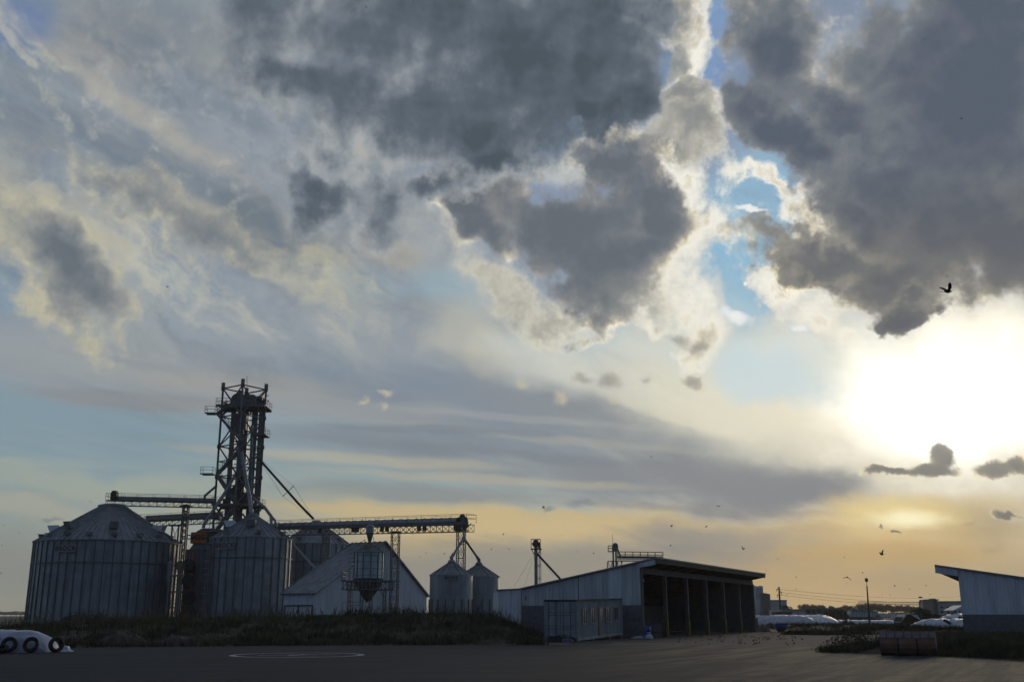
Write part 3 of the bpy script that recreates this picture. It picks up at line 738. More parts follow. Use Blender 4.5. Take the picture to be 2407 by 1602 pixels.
def silo(label, pxl, pxr, py_eave, D, apex_py, nrib, ring_pys, base_z=0.0, vents=(), boxes=(), sign=None, cap_r=None, wallmat=None, rib_top=None, stub=False, ribs_low=None, group=None, nroof=None, shiny=()):
    a, b = at(pxl, py_eave, D), at(pxr, py_eave, D); aL, aR = math.atan(a.x/D), math.atan(b.x/D); cx = D*tan((aL+aR)/2); R = D/cos((aL+aR)/2)*sin((aR-aL)/2)/1.02; zc_ = a.z
    t = thing('grain_silo', label, 'grain silo', (cx, D, base_z), group); c = V((cx, D, 0))
    za = zz(apex_py, D); capr = cap_r or R*.12
    n = max(48, nrib*2)
    wall = MB(); wall.lathe(c, [(R, base_z), (R, zc_)], n); nf1 = len(wall.f)
    for k in range(nrib):
        th = 2*pi*(k+.5)/nrib; d = V((cos(th), sin(th), 0)); lo = base_z; hi = zc_-.05 if ribs_low is None else ribs_low
        wall.box(c + d*(R+.05) + V((0, 0, (lo+hi)/2)), (.15, .17, hi-lo), th)
    w = wall.build('wall', wallmat or M['galv'], t, smooth=True, m2=M['rib'], nf1=nf1)
    for py in ring_pys:
        z = zz(py, D - R*.9); r = MB(); r.lathe(c, [(R+.02, z-.07), (R+.17, z-.07), (R+.17, z+.07), (R+.02, z+.07)], n); r.build('wind_ring', M['steel'], t)
    sl = (za-zc_)/(R*1.02-capr); nr = nroof or int(nrib*1.4)
    roof = MB(); roof.lathe(c, [(R*1.02, zc_-.06), (R*1.02, zc_), (capr, za)], n)
    for k in range(nr):
        th = 2*pi*k/nr; d = V((cos(th), sin(th), 0))
        roof.bar(c + d*(R*1.02) + V((0, 0, zc_+.04)), c + d*capr + V((0, 0, za+.04)), .09, .12)
    for fr in (.42,):
        rr = R*1.02*fr; zr = zc_ + (R*1.02-rr)*sl; roof.lathe(c, [(rr+.05, zr-.02), (rr+.05, zr+.06), (rr-.05, zr+.10), (rr-.05, zr+.02)], n)
    roof.build('roof', M['roof'], t)
    cp = MB(); cp.lathe(c, [(capr*1.15, za-.05), (capr*1.15, za+.22), (capr*.8, za+.42), (0.02, za+.5)], 24, cap=False); cp.build('roof_cap', M['roof'], t)
    def on_roof(th, fr, lift=0): rr = R*1.02*fr; return c + V((rr*cos(th), rr*sin(th), zc_ + (R*1.02-rr)*sl + lift))
    for th, fr in vents:
        th = radians(th); p = on_roof(th, fr, .22); v = MB(); v.box(p, (.75, .7, .34), th); v.box(p+V((cos(th)*.05, sin(th)*.05, .2)), (.95, .85, .06), th); v.build('roof_vent', M['roof'], t)
    for th, fr in boxes:
        th = radians(th); p = on_roof(th, fr, .45); d = V((cos(th), sin(th), 0)); s = V((-sin(th), cos(th), 0))
        v = MB(); v.prism([p - d*1.2 - s*.62 + V((0, 0, -.3)), p + d*.7 - s*.62 + V((0, 0, -.55)), p + d*1.1 - s*.62 + V((0, 0, .4)), p - d*.5 - s*.62 + V((0, 0, .5))], s*1.24)
        v.build('roof_fan', M['shiny'] if (degrees_in(th, shiny)) else M['pipe'], t)
    if sign:
        px, py, word = sign; x = at(px, py, D-R*.9).x; th = -math.acos(max(-1, min(1, (x-cx)/R)));
        p = c + V((cos(th)*(R+.20), sin(th)*(R+.20), 0)); z = zz(py, p.y); p.z = z; q = th + pi/2
        sz = .85 if R > 4 else .46; wd = sz*(4.0 if R > 4 else 4.0)
        s = MB(); dirx = V((cos(q), sin(q), 0)); nrm = V((cos(th), sin(th), 0))
        hh = sz*.62; pts = [(-wd/2, -hh*.7), (-wd*.3, -hh), (wd*.3, -hh), (wd/2, -hh*.7), (wd/2, hh*.7), (wd*.3, hh), (-wd*.3, hh), (-wd/2, hh*.7)] if R < 4 else [(-wd/2, -hh), (wd/2, -hh), (wd/2, hh), (-wd/2, hh)]
        s.prism([p + dirx*u + V((0, 0, v)) for u, v in pts], nrm*.04); so = s.build('sign', M['sign'], t)
        text_mesh(word, sz*1.08, M['letter'], so, p + nrm*.06, (pi/2, 0, q), .012, sz*.02, 1.0)
    return t, c, R, zc_, za
def degrees_in(th, lst): return any(abs(((math.degrees(th)-q+180) % 360)-180) < 3 for q in lst)

S1 = silo('huge galvanised silo with conical roof at the far left, carrying a catwalk on its peak', 75, 432, 1278, 165, 1191, 52, [1321], vents=[(-150, .9), (-128, .91), (-106, .91), (-86, .91), (-66, .91), (-45, .91), (-25, .9), (-5, .9), (-168, .9)],
          boxes=[(-114, .72), (-67, .72), (-168, .74), (-12, .74)], sign=(162, 1288, 'BROCK'), cap_r=2.0, shiny=(-168, -12))
S2 = silo('tall galvanised silo with conical roof before the foot of the elevator tower', 492, 689, 1267, 160, 1213, 28, [1309], vents=[(-120, .86), (-66, .86), (-20, .86)],
          boxes=[(-79, .55), (-152, .55)], sign=(531, 1281, 'BROCK'), shiny=(-152,))
S3 = silo('galvanised silo half hidden behind the covered gallery and the steep white building', 655, 827, 1281, 182, 1228, 28, [1319], vents=[(-112, .84), (-62, .84), (-30, .86)])
SA = silo('small smooth silo with a hexagonal name plate, left of the small pair', 1009.5, 1112.5, 1352, 140, 1323, 16, [], sign=(1061.5, 1356.5, 'BROCK'), wallmat=M['galv_small'], cap_r=.45, ribs_low=3.7, nroof=18)
SB = silo('small smooth silo without a name plate, right of the small pair', 1076, 1175, 1356, 147, 1328, 16, [], wallmat=M['galv_small'], cap_r=.45, ribs_low=3.8, nroof=18)

# ------------------------------------------------------------------ steel helpers
def railing(g, p, q, h=1.05, step=1.5, r=.025):
    p, q = V(p), V(q); L = (q-p).length; n = max(1, int(L/step))
    for k in range(n+1):
        a = p + (q-p)*k/n; g.bar(a, a+V((0, 0, h)), r*2)
    for hh in (h, h*.55): g.bar(p+V((0, 0, hh)), q+V((0, 0, hh)), r*2)
def lattice(g, p, q, h, w, step=1.2, t=.06, diag='z'):
    "box truss between p and q (bottom chord ends), height h, width w"
    p, q = V(p), V(q); d = (q-p); L = d.length; d /= L
    s = d.cross(V((0, 0, 1))).normalized()*w/2; n = max(1, int(L/step)); up = V((0, 0, h))
    for sg in (-1, 1):
        a, b = p + s*sg, q + s*sg
        g.bar(a, b, t*1.3); g.bar(a+up, b+up, t*1.3)
        for k in range(n+1):
            c = a + d*(L*k/n); g.bar(c, c+up, t)
            if k < n:
                e = a + d*(L*(k+1)/n)
                g.bar(c, e+up, t*.7)
                if diag == 'x': g.bar(c+up, e, t*.7)
def mast(g, c, w, z0, z1, step=1.6, t=.07, x=True, rz=0.0):
    c = V(c); cs = [(Matrix.Rotation(rz, 3, 'Z') @ V((i*w/2, j*w/2, 0))) for i, j in ((-1, -1), (1, -1), (1, 1), (-1, 1))]
    n = max(1, int(round((z1-z0)/step)))
    for k in range(4):
        a, b = c + cs[k], c + cs[(k+1) % 4]
        g.bar((a.x, a.y, z0), (a.x, a.y, z1), t*1.3)
        for i in range(n+1):
            z = z0 + (z1-z0)*i/n; g.bar((a.x, a.y, z), (b.x, b.y, z), t*.8)
            if i < n:
                z2 = z0 + (z1-z0)*(i+1)/n
                g.bar((a.x, a.y, z), (b.x, b.y, z2), t*.6)
                if x: g.bar((b.x, b.y, z), (a.x, a.y, z2), t*.6)

# ------------------------------------------------------------------ elevator tower
TD = 167.0
pl, pr = at(526, 912, TD), at(624.5, 912, TD); TC = V(((pl.x+pr.x)/2, TD, 0)); TR = (pr.x-pl.x)/2*1.0; ZT = zz(907, TD)
th0 = radians(9)
posts = {'r': TC+V((TR*cos(th0), TR*sin(th0), 0)), 'f': TC+V((TR*sin(th0), -TR*cos(th0), 0)), 'l': TC-V((TR*cos(th0), TR*sin(th0), 0)), 'b': TC-V((TR*sin(th0), -TR*cos(th0), 0))}
tw = thing('elevator_tower', 'tall square steel tower with braced posts, stairs and bucket elevators', 'elevator tower', (TC.x, TC.y, 0))
lev_px = [915, 981, 1050, 1121, 1189, 1253]
levs = [zz(p, TD) for p in lev_px]; levs += [levs[-1] - 4.2, levs[-1]-8.4, 0]
for k, nm in (('l', 'post'), ('f', 'post'), ('r', 'post'), ('b', 'post')):
    p = posts[k]; g = MB(); g.box(p+V((0, 0, ZT/2)), (.24, .24, ZT), th0+pi/4); g.box(p+V((0, 0, ZT-.2)), (.42, .42, 1.3), th0+pi/4); g.build('post', M['steel'], tw)
order = ['l', 'f', 'r', 'b']
for i in range(4):
    a, b = posts[order[i]], posts[order[(i+1) % 4]]; g = MB()
    for k, z in enumerate(levs):
        zt = z if k else ZT-.5
        g.bar((a.x, a.y, zt), (b.x, b.y, zt), .18)
        if k < len(levs)-1:
            z2 = levs[k+1]; m = ((a.x+b.x)/2, (a.y+b.y)/2, (zt+z2)/2)
            g.bar((a.x, a.y, zt), m, .16); g.bar((b.x, b.y, zt), m, .16); g.bar((a.x, a.y, z2), m, .16); g.bar((b.x, b.y, z2), m, .16)
            g.bar((a.x, a.y, (zt+z2)/2), (b.x, b.y, (zt+z2)/2), .13) if k % 2 == 0 else None
        for q in (a, b): g.box((q.x, q.y, zt), (.42, .42, .6), th0+pi/4)
    g.build('bracing', M['steel'], tw)
# bucket elevators
def leg_pair(px, dy, w, ztop, gap, nm='bucket_elevator', head=True, m=None):
    x = at(px, 1000, TD+dy).x; g = MB()
    for s in (-1, 1): g.box((x+s*gap, TD+dy, ztop/2), (w, w*.9, ztop))
    o = g.build(nm, m or M['tube'], tw)
    for k in range(12):
        f = MB(); f.box((x, TD+dy, ztop*(k+.5)/12), (2*gap+w+.14, w*1.08, .12)); f.build('flange', M['steel'], o)
    if head:
        h = MB(); R_ = gap+w*.75; pts = [(x+R_*cos(t), TD+dy-w*.65, ztop+R_*.85*sin(t)+.9) for t in [pi*i/10 for i in range(11)]]
        pts = [(x+R_, TD+dy-w*.65, ztop-.4)] + pts + [(x-R_, TD+dy-w*.65, ztop-.4)]
        h.prism(pts, (0, w*1.3, 0)); hh = h.build('head_housing', M['steel'], tw)
        mo = MB(); mo.tube((x+R_*.3, TD+dy-w*.9, ztop+1.0), (x+R_*.3, TD+dy+w*.9, ztop+1.0), .42, 12); mo.build('drive_motor', M['dsteel'], hh)
    return x
zp1 = zz(955, TD)
leg_pair(559, .6, .80, zp1+.3, .70); leg_pair(588, 1.2, .55, zp1+.5, .55); leg_pair(608, .4, .42, zp1+.1, .45)
def platform(x0, x1, y0, y1, z, m='steel', rails=('f', 'l', 'r'), nm='platform'):
    g = MB(); g.box(((x0+x1)/2, (y0+y1)/2, z), (x1-x0, y1-y0, .12)); th_ = .34 if x1-x0 > 4 else .14; g.bar((x0, y0, z-th_*.6), (x1, y0, z-th_*.6), .12, th_); g.bar((x0, y1, z-th_*.6), (x1, y1, z-th_*.6), .12, th_)
    o = g.build(nm, M[m], tw); r = MB()
    if 'f' in rails: railing(r, (x0, y0, z), (x1, y0, z))
    if 'b' in rails: railing(r, (x0, y1, z), (x1, y1, z))
    if 'l' in rails: railing(r, (x0, y0, z), (x0, y1, z))
    if 'r' in rails: railing(r, (x1, y0, z), (x1, y1, z))
    r.build('railing', M['steel'], o); return o
def X(px, py=1000, dy=0): return at(px, py, TD+dy).x
zq = lambda py, dy=0: at(CX, py, TD+dy).z
platform(X(517, 955), X(631, 955), TD-2.4, TD+2.4, zq(957), rails=('f', 'b', 'l', 'r'))
platform(X(494, 972), X(517, 972), TD-3.0, TD-1.6, zq(972, -2))
platform(X(602, 1022), X(629, 1022), TD-1.6, TD+1.6, zq(1023), rails=('f', 'b', 'r'))
platform(X(484, 1114), X(512, 1114), TD-3.0, TD-1.6, zq(1114, -2))
platform(X(563, 1040), X(589, 1040), TD-3.2, TD-1.6, zq(1039, -2), rails=('f',))
platform(X(508, 1187), X(614, 1187), TD-2.6, TD+2.6, zq(1187), rails=('f', 'b', 'l', 'r'))
def stairs(pa, pb, dy=-2.5, w=.9):
    a = at(pa[0], pa[1], TD+dy); b = at(pb[0], pb[1], TD+dy); g = MB(); n = int(abs(b.z-a.z)/.24)
    for s in (-w/2, w/2): g.bar(a+V((0, s, 0)), b+V((0, s, 0)), .10, .34)
    for k in range(n+1): g.box(a+(b-a)*k/n+V((0, 0, .05)), (.34, w, .10))
    o = g.build('stair_flight', M['steel'], tw); r = MB()
    for s in (-w/2, w/2):
        for k in range(0, n+1, 4): q = a+(b-a)*k/n+V((0, s, 0)); r.bar(q, q+V((0, 0, 1.0)), .05)
        for hh in (1.0, .55): r.bar(a+V((0, s, hh)), b+V((0, s, hh)), .05)
    r.build('handrail', M['steel'], o)
stairs((512, 974), (571, 1040), -2.9); stairs((578, 1040), (511, 1114), -2.9); stairs((511, 1116), (561, 1186), -2.9); stairs((556, 1190), (505, 1250), -2.9); stairs((509, 974), (535, 955), -2.2)
# upper machinery
g = MB(); x0 = X(560, 940)
g.prism([(X(552, 945), TD-1.1, zq(953)), (X(608, 945), TD-1.1, zq(953)), (X(604, 945), TD-1.1, zq(934)), (X(592, 945), TD-1.1, zq(930)), (X(570, 945), TD-1.1, zq(932)), (X(556, 945), TD-1.1, zq(940))], (0, 2.0, 0))
g.box((X(567, 925), TD, zq(925)), (.75, .75, 1.0)); g.tube((X(606, 940), TD-.6, zq(937)), (X(619, 940), TD-.6, zq(937)), .38, 12); g.build('distributor', M['steel'], tw)
g = MB(); g.box((X(563, 990), TD-.2, zq(991)), (2.3, 1.4, 2.6)); g.box((X(563, 1008), TD-.2, zq(1008)), (1.5, 1.1, 1.6)); g.build('screen_housing', M['steel'], tw)
g = MB(); g.box((X(556, 1170), TD-.5, zq(1163)), (1.9, 1.6, 1.8)); g.tube((X(530, 1170), TD-1, zq(1180)), (X(545, 1170), TD-1, zq(1180)), .5, 12); g.box((X(585, 1170), TD-.5, zq(1176)), (1.5, 1.4, 2.4)); g.build('valve_box', M['dsteel'], tw)
for px, pa, pb in ((569, 918, 893), (580.5, 905, 884), (623, 910, 900)):
    g = MB(); g.bar((X(px, pa), TD, zq(pa)), (X(px, pb), TD, zq(pb)), .07); g.build('antenna', M['dsteel'], tw)
g = MB(); q = V((X(630, 945), TD-1.5, zq(962))); g.bar(q, q+V((0, 0, 1.9)), .09); g.bar(q+V((-.2, 0, 1.8)), q+V((.5, 0, 2.1)), .09); g.box(q+V((-.05, 0, 1.6)), (.25, .25, .4)); g.box(q+V((.35, 0, 1.1)), (.2, .2, .3)); g.build('wind_gauge', M['dsteel'], tw)
def spout(pts, r, nm='spout', m='pipe', par=None, dys=None):
    P_ = [at(p[0], p[1], p[2]) for p in pts]; g = MB(); g.path(P_, r, 12)
    for q in P_[1:-1]: g.lathe(q-V((0, 0, r*.8)), [(r*.4, 0), (r*1.15, r*.4), (r*1.15, r*1.2), (r*.4, r*1.6)], 12)
    return g.build(nm, M[m], par or tw, smooth=True)
spout([(568, 1062, 163.5), (577, 1120, 163), (586, 1165, 162), (591, 1207, 160.3)], .30)
spout([(604, 1074, 166), (617, 1087, 166), (700, 1181, 165), (737, 1219, 164.6)], .19, m='dsteel')
spout([(510, 1140, 167), (489, 1158, 167), (482, 1164, 167), (480.5, 1171, 167)], .20)
spout([(592, 1166, 165), (623, 1193, 163), (637, 1212, 162.5), (638, 1236, 162)], .24)
spout([(637, 1212, 162.5), (646, 1222, 162.5), (651, 1238, 162)], .2)
spout([(556, 1110, 164), (520, 1172, 163), (481, 1228, 162), (477, 1240, 162)], .24)
spout([(575, 1115, 166), (545, 1150, 167), (515, 1200, 168)], .2, m='dsteel')
spout([(565, 1120, 166), (600, 1170, 167), (612, 1200, 168)], .2, m='dsteel')
spout([(592, 1000, 166), (590, 1100, 166), (589, 1210, 166)], .22, m='tube')
spout([(612, 960, 168), (606, 1060, 168), (598, 1200, 168)], .16, m='tube')
g = MB(); a = at(604, 1072, 166); b = at(737, 1219, 164.6); m_ = a+(b-a)*.56; d = (b-a).normalized(); s = d.cross(V((0, 1, 0))).normalized()
for k in (-1, 1):
    for e in (V((0, .8, 0)), V((0, -.8, 0))):
        tip = m_ + s*k*1.15 + e*.2; g.bar(m_, tip, .05); g.tube(a, tip, .012, 4); g.tube(tip, b, .012, 4)
g.build('guy_frame', M['dsteel'], tw)

# ------------------------------------------------------------------ catwalk conveyors on the left
def conveyor(label, A, B, zl, trussh=.75, boxh=.5, w=1.1, rail=True, step=1.2, cat='conveyor', boxfrac=(.08, 1.0), name='catwalk_conveyor', headbox=True):
    A, B = V(A), V(B); t = thing(name, label, cat, A); d = (B-A).normalized()
    g = MB(); lattice(g, A-V((0, 0, trussh)), B-V((0, 0, trussh)), trussh, w, step, .07, 'z'); g.build('truss', M['steel'], t)
    g = MB(); g.box((A+B)/2+V((0, 0, .06)), ((B-A).length, w+.9, .07), atan2(d.y, d.x)); g.build('walkway', M['steel'], t)
    g = MB(); a2, b2 = A+(B-A)*boxfrac[0], A+(B-A)*boxfrac[1]; g.bar(a2+V((0, 0, .12+boxh/2)), b2+V((0, 0, .12+boxh/2)), w*.55, boxh)
    n = int((b2-a2).length/3)
    for k in range(n+1): g.box(a2+(b2-a2)*k/n+V((0, 0, .12+boxh/2)), (.09, w*.6, boxh+.08), atan2(d.y, d.x))
    g.build('conveyor_casing', M['pipe'], t)
    if rail:
        g = MB(); s = d.cross(V((0, 0, 1))).normalized()*(w/2+.4)
        for k in (-1, 1): railing(g, A+s*k+V((0, 0, .1)), B+s*k+V((0, 0, .1)), 1.0, 2.2)
        for E in (A, B): railing(g, E-s+V((0, 0, .1)), E+s+V((0, 0, .1)), 1.0, 1.2)
        g.build('railing', M['steel'], t)
    return t
za = zz(1178, 165)
A = at(251, 1176, 165); B = at(506, 1184, 167.6); B.z = A.z-.1
t = conveyor('steel catwalk conveyor from the peak of the huge left silo to the tower', A, B, 0, .75, .55)
g = MB(); q = at(268, 1174, 165); g.tube(q+V((-.55, 0, .2)), q+V((.55, 0, .2)), .1, 8); g.prism([q+V((-.45, -.5, -.1)), q+V((.5, -.5, -.1)), q+V((.5, -.5, 1.0)), q+V((.3, -.5, 1.4)), q+V((-.2, -.5, 1.4)), q+V((-.45, -.5, 1.0))], (0, 1.0, 0)); g.build('head_drive', M['dsteel'], t)
g = MB()
for px in (257, 262, 268, 274): p = at(px, 1184, 165); g.bar(p, V((p.x, p.y, S1[4]+.2)), .16)
g.build('support_leg', M['steel'], t)
A = at(330, 1226, 176); B = at(520, 1216.5, 170.5)
conveyor('lower steel catwalk conveyor running behind the huge left silo', A, B, 0, .8, .8)
# supports
p = at(438, 1186, 168); g = MB(); mast(g, (p.x, p.y, 0), .75, 0, p.z, 1.0, .16, x=False); g.box((p.x, p.y, p.z-.25), (1.8, 1.2, .35))
tag(g.build('lattice_column', M['steel']), 'narrow lattice column between the huge left silo and the dryer', 'column')
g = MB(); a = at(405.5, 1234, 173); b = at(420.5, 1234, 173)
for q in (a, b): g.bar((q.x, q.y, 0), (q.x, q.y, q.z), .26)
for z0 in (a.z-3.2, a.z-6.2): g.bar((a.x, a.y, z0), (b.x, b.y, z0), .14)
g.bar((a.x, a.y, a.z-3.2), b, .07); g.bar(a, (b.x, b.y, a.z-3.2), .07); g.bar(a-V((.5, 0, 0)), b+V((1.2, 0, 0)), .3)
tag(g.build('trestle', M['steel']), 'two legged cross braced trestle behind the right edge of the huge silo', 'trestle')

# ------------------------------------------------------------------ grain dryer between the silos
M['dryer'] = material('dark dryer cladding', (.16, .17, .19), .5, .4, .2, .8, (1, 1, .4), streak_dirt=.3)
dr = thing('grain_dryer', 'dark grain dryer with an orange lettered band between the two big silos', 'grain dryer', (gx(455, 164), 164, 0))
def bx(g, px0, px1, py0, py1, D, dep):
    a, b = at(px0, py1, D), at(px1, py0, D); g.box(((a.x+b.x)/2, D+dep/2, (a.z+b.z)/2), (b.x-a.x, dep, b.z-a.z)); return g
g = MB(); a = at(436, 1290, 163); b = at(516, 1290, 163); g.box(((a.x+b.x)/2, 165.5, a.z/2), (b.x-a.x, 5, a.z)); g.build('body', M['dryer'], dr)
g = MB(); zt = zz(1274, 163); g.prism([(gx(434, 163), 163-.1, a.z), (gx(461, 163), 163-.1, a.z), (gx(482, 163), 163-.1, zt+.4), (gx(449, 163), 163-.1, zt+.4)], (0, 5, 0)); g.prism([(gx(461, 163), 162.95, a.z), (b.x, 162.95, a.z), (b.x, 162.95, zt+.4), (gx(482, 163), 162.95, zt+.4)], (0, 5, 0)); g.build('roof', M['roof'], dr)
g = MB(); bx(g, 447, 486, 1250, 1276, 162.4, 3.2); ob = g.build('band', M['orange'], dr)
p = at(466, 1262, 162.3); text_mesh('OMEGA', 1.0, M['letter'], ob, p-V((0, .06, 0)), (pi/2, 0, 0), .012, .03, .95)
g = MB(); bx(g, 486, 516, 1252, 1276, 162.8, 3.2); g.build('side_band', M['brown'], dr)
g = MB(); z0, z1 = zz(1250, 163), zz(1241, 163); g.prism([(gx(447, 163), 162.6, z0), (gx(514, 163), 162.6, z0), (gx(503, 163), 162.6, z0+.5), (gx(485, 163), 162.6, z1), (gx(462, 163), 162.6, z1)], (0, 3.4, 0)); g.build('cap', M['dark_roof'], dr)
g = MB(); q = at(497, 1240, 164); 
for x_ in (0, .7, 1.4): g.bar(q+V((x_-1, 0, 0)), q+V((x_-1, 0, .95)), .06)
g.bar(q+V((-1, 0, .95)), q+V((.4, 0, .95)), .06); g.bar(q+V((-1, 0, .5)), q+V((.4, 0, .5)), .06); g.build('railing', M['steel'], dr)
g = MB()
for px in (440, 455.5): c_ = at(px, 1290, 162.9); g.bar((c_.x, c_.y, 0), c_, .22)
g.build('corner_post', M['orange'], dr)
for k, py in enumerate((1328, 1365, 1402, 1438)):
    g = MB(); q = at(444, py, 162.8); g.tube(q-V((0, .5, 0)), q, .95, 16); g.build('fan_ring', M['dsteel'], dr)
    g = MB(); g.tube(q-V((0, .55, 0)), q-V((0, .45, 0)), .72, 16); g.build('fan_opening', M['dsteel'], dr)
# maintenance stair stand with duct
st = thing('stair_stand', 'stack of small platforms with railings before the dryer, beside a pale duct', 'access platform', (gx(412, 160), 160, 0))
for k, py in enumerate((1352, 1390, 1427)):
    a, b = at(403, py, 160), at(428, py, 160); g = MB(); g.box(((a.x+b.x)/2, 160, a.z), (b.x-a.x, 1.2, .22)); o = g.build('deck', M['pipe'], st)
    g = MB(); railing(g, (a.x, 159.4, a.z), (b.x, 159.4, a.z), 1.1, .9, .035); g.build('railing', M['pipe'], o)
g = MB()
for px in (404, 425, 431): q = at(px, 1322, 160); g.bar((q.x, 159.5, 0), (q.x, 159.5, q.z), .14)
g.build('post', M['pipe'], st)
g = MB(); g.tube(at(424, 1329, 159.6), at(424, 1329, 160.6), .75, 14); g.build('fan_ring', M['rust'], st)
g = MB(); q0 = at(400, 1322, 160); g.tube(q0, V((q0.x, 160, q0.z-2.6)), .42, 12, .42); g.tube(V((q0.x, 160, q0.z-2.6)), V((q0.x, 160, q0.z-3.6)), .42, 12, .16); g.tube(V((q0.x, 160, q0.z-3.6)), V((q0.x, 160, 0)), .16, 8); g.tube(q0, q0+V((0, 0, .35)), .42, 12, .12)
g.build('duct', M['pipe'], st, smooth=True)
# caged ladder on the silo
la = thing('caged_ladder', 'pale caged ladder on the left side of the silo before the tower', 'ladder', (gx(483, 156), 156, 0))
a, b = at(481, 1445, 156), at(483, 1283, 156); a.z = 0; x_ = at(483, 1400, 156).x
g = MB()
for s in (-.22, .22): g.bar((x_+s, 156, 0), (x_+s, 156, b.z), .055)
for k in range(int(b.z/.4)): g.bar((x_-.22, 156, k*.4), (x_+.22, 156, k*.4), .04)
g.build('rail', M['pipe'], la)
g = MB()
for py in (1299, 1317, 1335, 1350, 1365, 1381, 1394, 1412, 1431):
    z = zz(py, 156); g.bar((x_-.45, 155.5, z), (x_+.45, 155.5, z), .10); g.bar((x_-.45, 155.5, z), (x_-.3, 156, z), .05); g.bar((x_+.45, 155.5, z), (x_+.3, 156, z), .05)
g.build('cage', M['pipe'], la)
g = MB(); q = at(494, 1277, 156); g.box(q, (1.4, .9, .08)); railing(g, q-V((.7, .4, 0)), q+V((.7, -.4, 0)), 1.0, .7); g.bar(q+V((-.2, 0, 0)), q+V((.6, 0, -1.2)), .08); g.build('landing', M['pipe'], la)

# ------------------------------------------------------------------ covered gallery to the small silos
GA = at(640, 1244, 168); GB = at(1078, 1233, 144); GB2 = at(1108, 1232, 142.4)
ga = thing('covered_gallery', 'long elevated conveyor gallery with a half round cover running right to the small silos', 'conveyor gallery', GA)
d = (GB-GA).normalized(); L = (GB-GA).length; sN = d.cross(V((0, 0, 1))).normalized(); w = .62
g = MB(); N_ = 10
segs = int(L/1.55)
for k in range(segs):
    a = GA+d*(L*k/segs); b = GA+d*(L*(k+.985)/segs); m = len(g.v)
    for c_ in (a, b):
        for i in range(N_+1):
            t_ = pi*i/N_; g.v.append(c_ + sN*(w*cos(t_)) + V((0, 0, .42+w*.95*sin(t_))))
    for i in range(N_): g.f.append((m+i, m+i+1, m+N_+2+i, m+N_+1+i))
for k in range(segs+1):
    c_ = GA+d*(L*k/segs)
    for i in range(N_):
        t1, t2 = pi*i/N_, pi*(i+1)/N_
        g.bar(c_+sN*((w+.03)*cos(t1))+V((0, 0, .42+(w*.95+.03)*sin(t1))), c_+sN*((w+.03)*cos(t2))+V((0, 0, .42+(w*.95+.03)*sin(t2))), .07)
g.build('cover', M['galv_small'], ga, smooth=True)
g = MB(); g.bar(GA+V((0, 0, .22)), GB+V((0, 0, .22)), 1.5, .40); g.build('trough', M['steel'], ga)
g = MB(); lattice(g, GA-V((0, 0, .95)), GB2-V((0, 0, .95)), .95, 1.2, 1.15, .06, 'x'); g.build('truss', M['steel'], ga)
g = MB()
for px in (752, 830, 840, 898, 910, 985, 998, 1071, 1080):
    f = (at(px, 1240, 155).x - at(640, 1240, 155).x)/(at(1078, 1240, 155).x-at(640, 1240, 155).x)
    f = (px-640)/(1078-640); c_ = GA+(GB-GA)*(f*GA.y/(GA.y*f+GB.y*(1-f))*1.0); g.box(c_-V((0, 0, .35)), (.42, .4, .7), atan2(d.y, d.x))
g.build('roller_box', M['dsteel'], ga)
g = MB(); railing(g, GA+sN*1.0+V((0, 0, .2)), GB2+sN*1.0+V((0, 0, .2)), 1.15, 2.6); railing(g, GA-sN*1.0+V((0, 0, .2)), GB2-sN*1.0+V((0, 0, .2)), 1.15, 2.6); railing(g, GB2-sN+V((0, 0, .2)), GB2+sN+V((0, 0, .2)), 1.15, 1)
g.bar(GB2+V((0, 0, .15)), GB2-d*1.8-V((0, 0, .95)), .1); g.build('railing', M['steel'], ga)
g = MB(); q = at(1092, 1228, 143.2); g.lathe(q-V((0, 0, 1.05)), [(.14, 0), (.5, .6), (.55, 1.2), (.4, 1.75), (.1, 1.9)], 14); g.tube(q+V((-.3, -.3, .75)), q+V((-.3, .4, .75)), .42, 12); g.build('head_drive', M['steel'], ga, smooth=True)
def mast_thing(px, pyt, D, w, label, rz=.35):
    p = at(px, pyt, D); g = MB(); x_ = at(px, 1430, D).x; mast(g, (p.x, D, 0), w, 0, p.z, 1.75, .085, True, rz); g.box((p.x, D, p.z+.1), (w*1.2, w*1.2, .25), rz)
    return tag(g.build('lattice_tower', M['steel']), label, 'lattice tower')
p = GA+(GB-GA)*.667
mast_thing(930, 1252, p.y, 1.05, 'slender lattice tower holding up the gallery right of the raised hopper bin')
mast_thing(1084, 1247, 144.6, 1.0, 'slender lattice tower behind the two small silos at the gallery end')
p = GA+(GB-GA)*.2; mast_thing(768, 1249, p.y, 1.0, 'slender lattice tower under the gallery before the half hidden silo')
yt = thing('forked_spout', 'forked spout pipe dropping from the gallery end onto the two small silos', 'spout', at(1090, 1262, 141.5))
top = at(1090, 1247, 142.5); fork = at(1091, 1264, 142); aA = V((SA[1].x, SA[1].y, SA[4]+.45)); aB = V((SB[1].x, SB[1].y, SB[4]+.45))
g = MB(); g.tube(top, fork, .17, 10); g.lathe(fork-V((0, 0, .5)), [(.3, 0), (.34, .3), (.17, .8)], 10); g.build('inlet', M['pipe'], yt)
for e in (aA, aB):
    g = MB(); e1 = e+V((0, 0, .35)); g.tube(fork, e1, .17, 10); g.tube(e1, e-V((0, 0, .1)), .24, 10); g.tube(e1-(e1-fork).normalized()*.6, e1+(e1-fork).normalized()*.15, .24, 10); g.build('chute', M['pipe'], yt, smooth=True)
# strut pipe from silo 2 down behind the white roof
a, b = at(688, 1278, 158), at(745, 1340, 152); g = MB(); g.tube(a, b, .2, 10); tag(g.build('inclined_pipe', M['pipe']), 'inclined pipe running down from the tower silo behind the white roof', 'pipe')

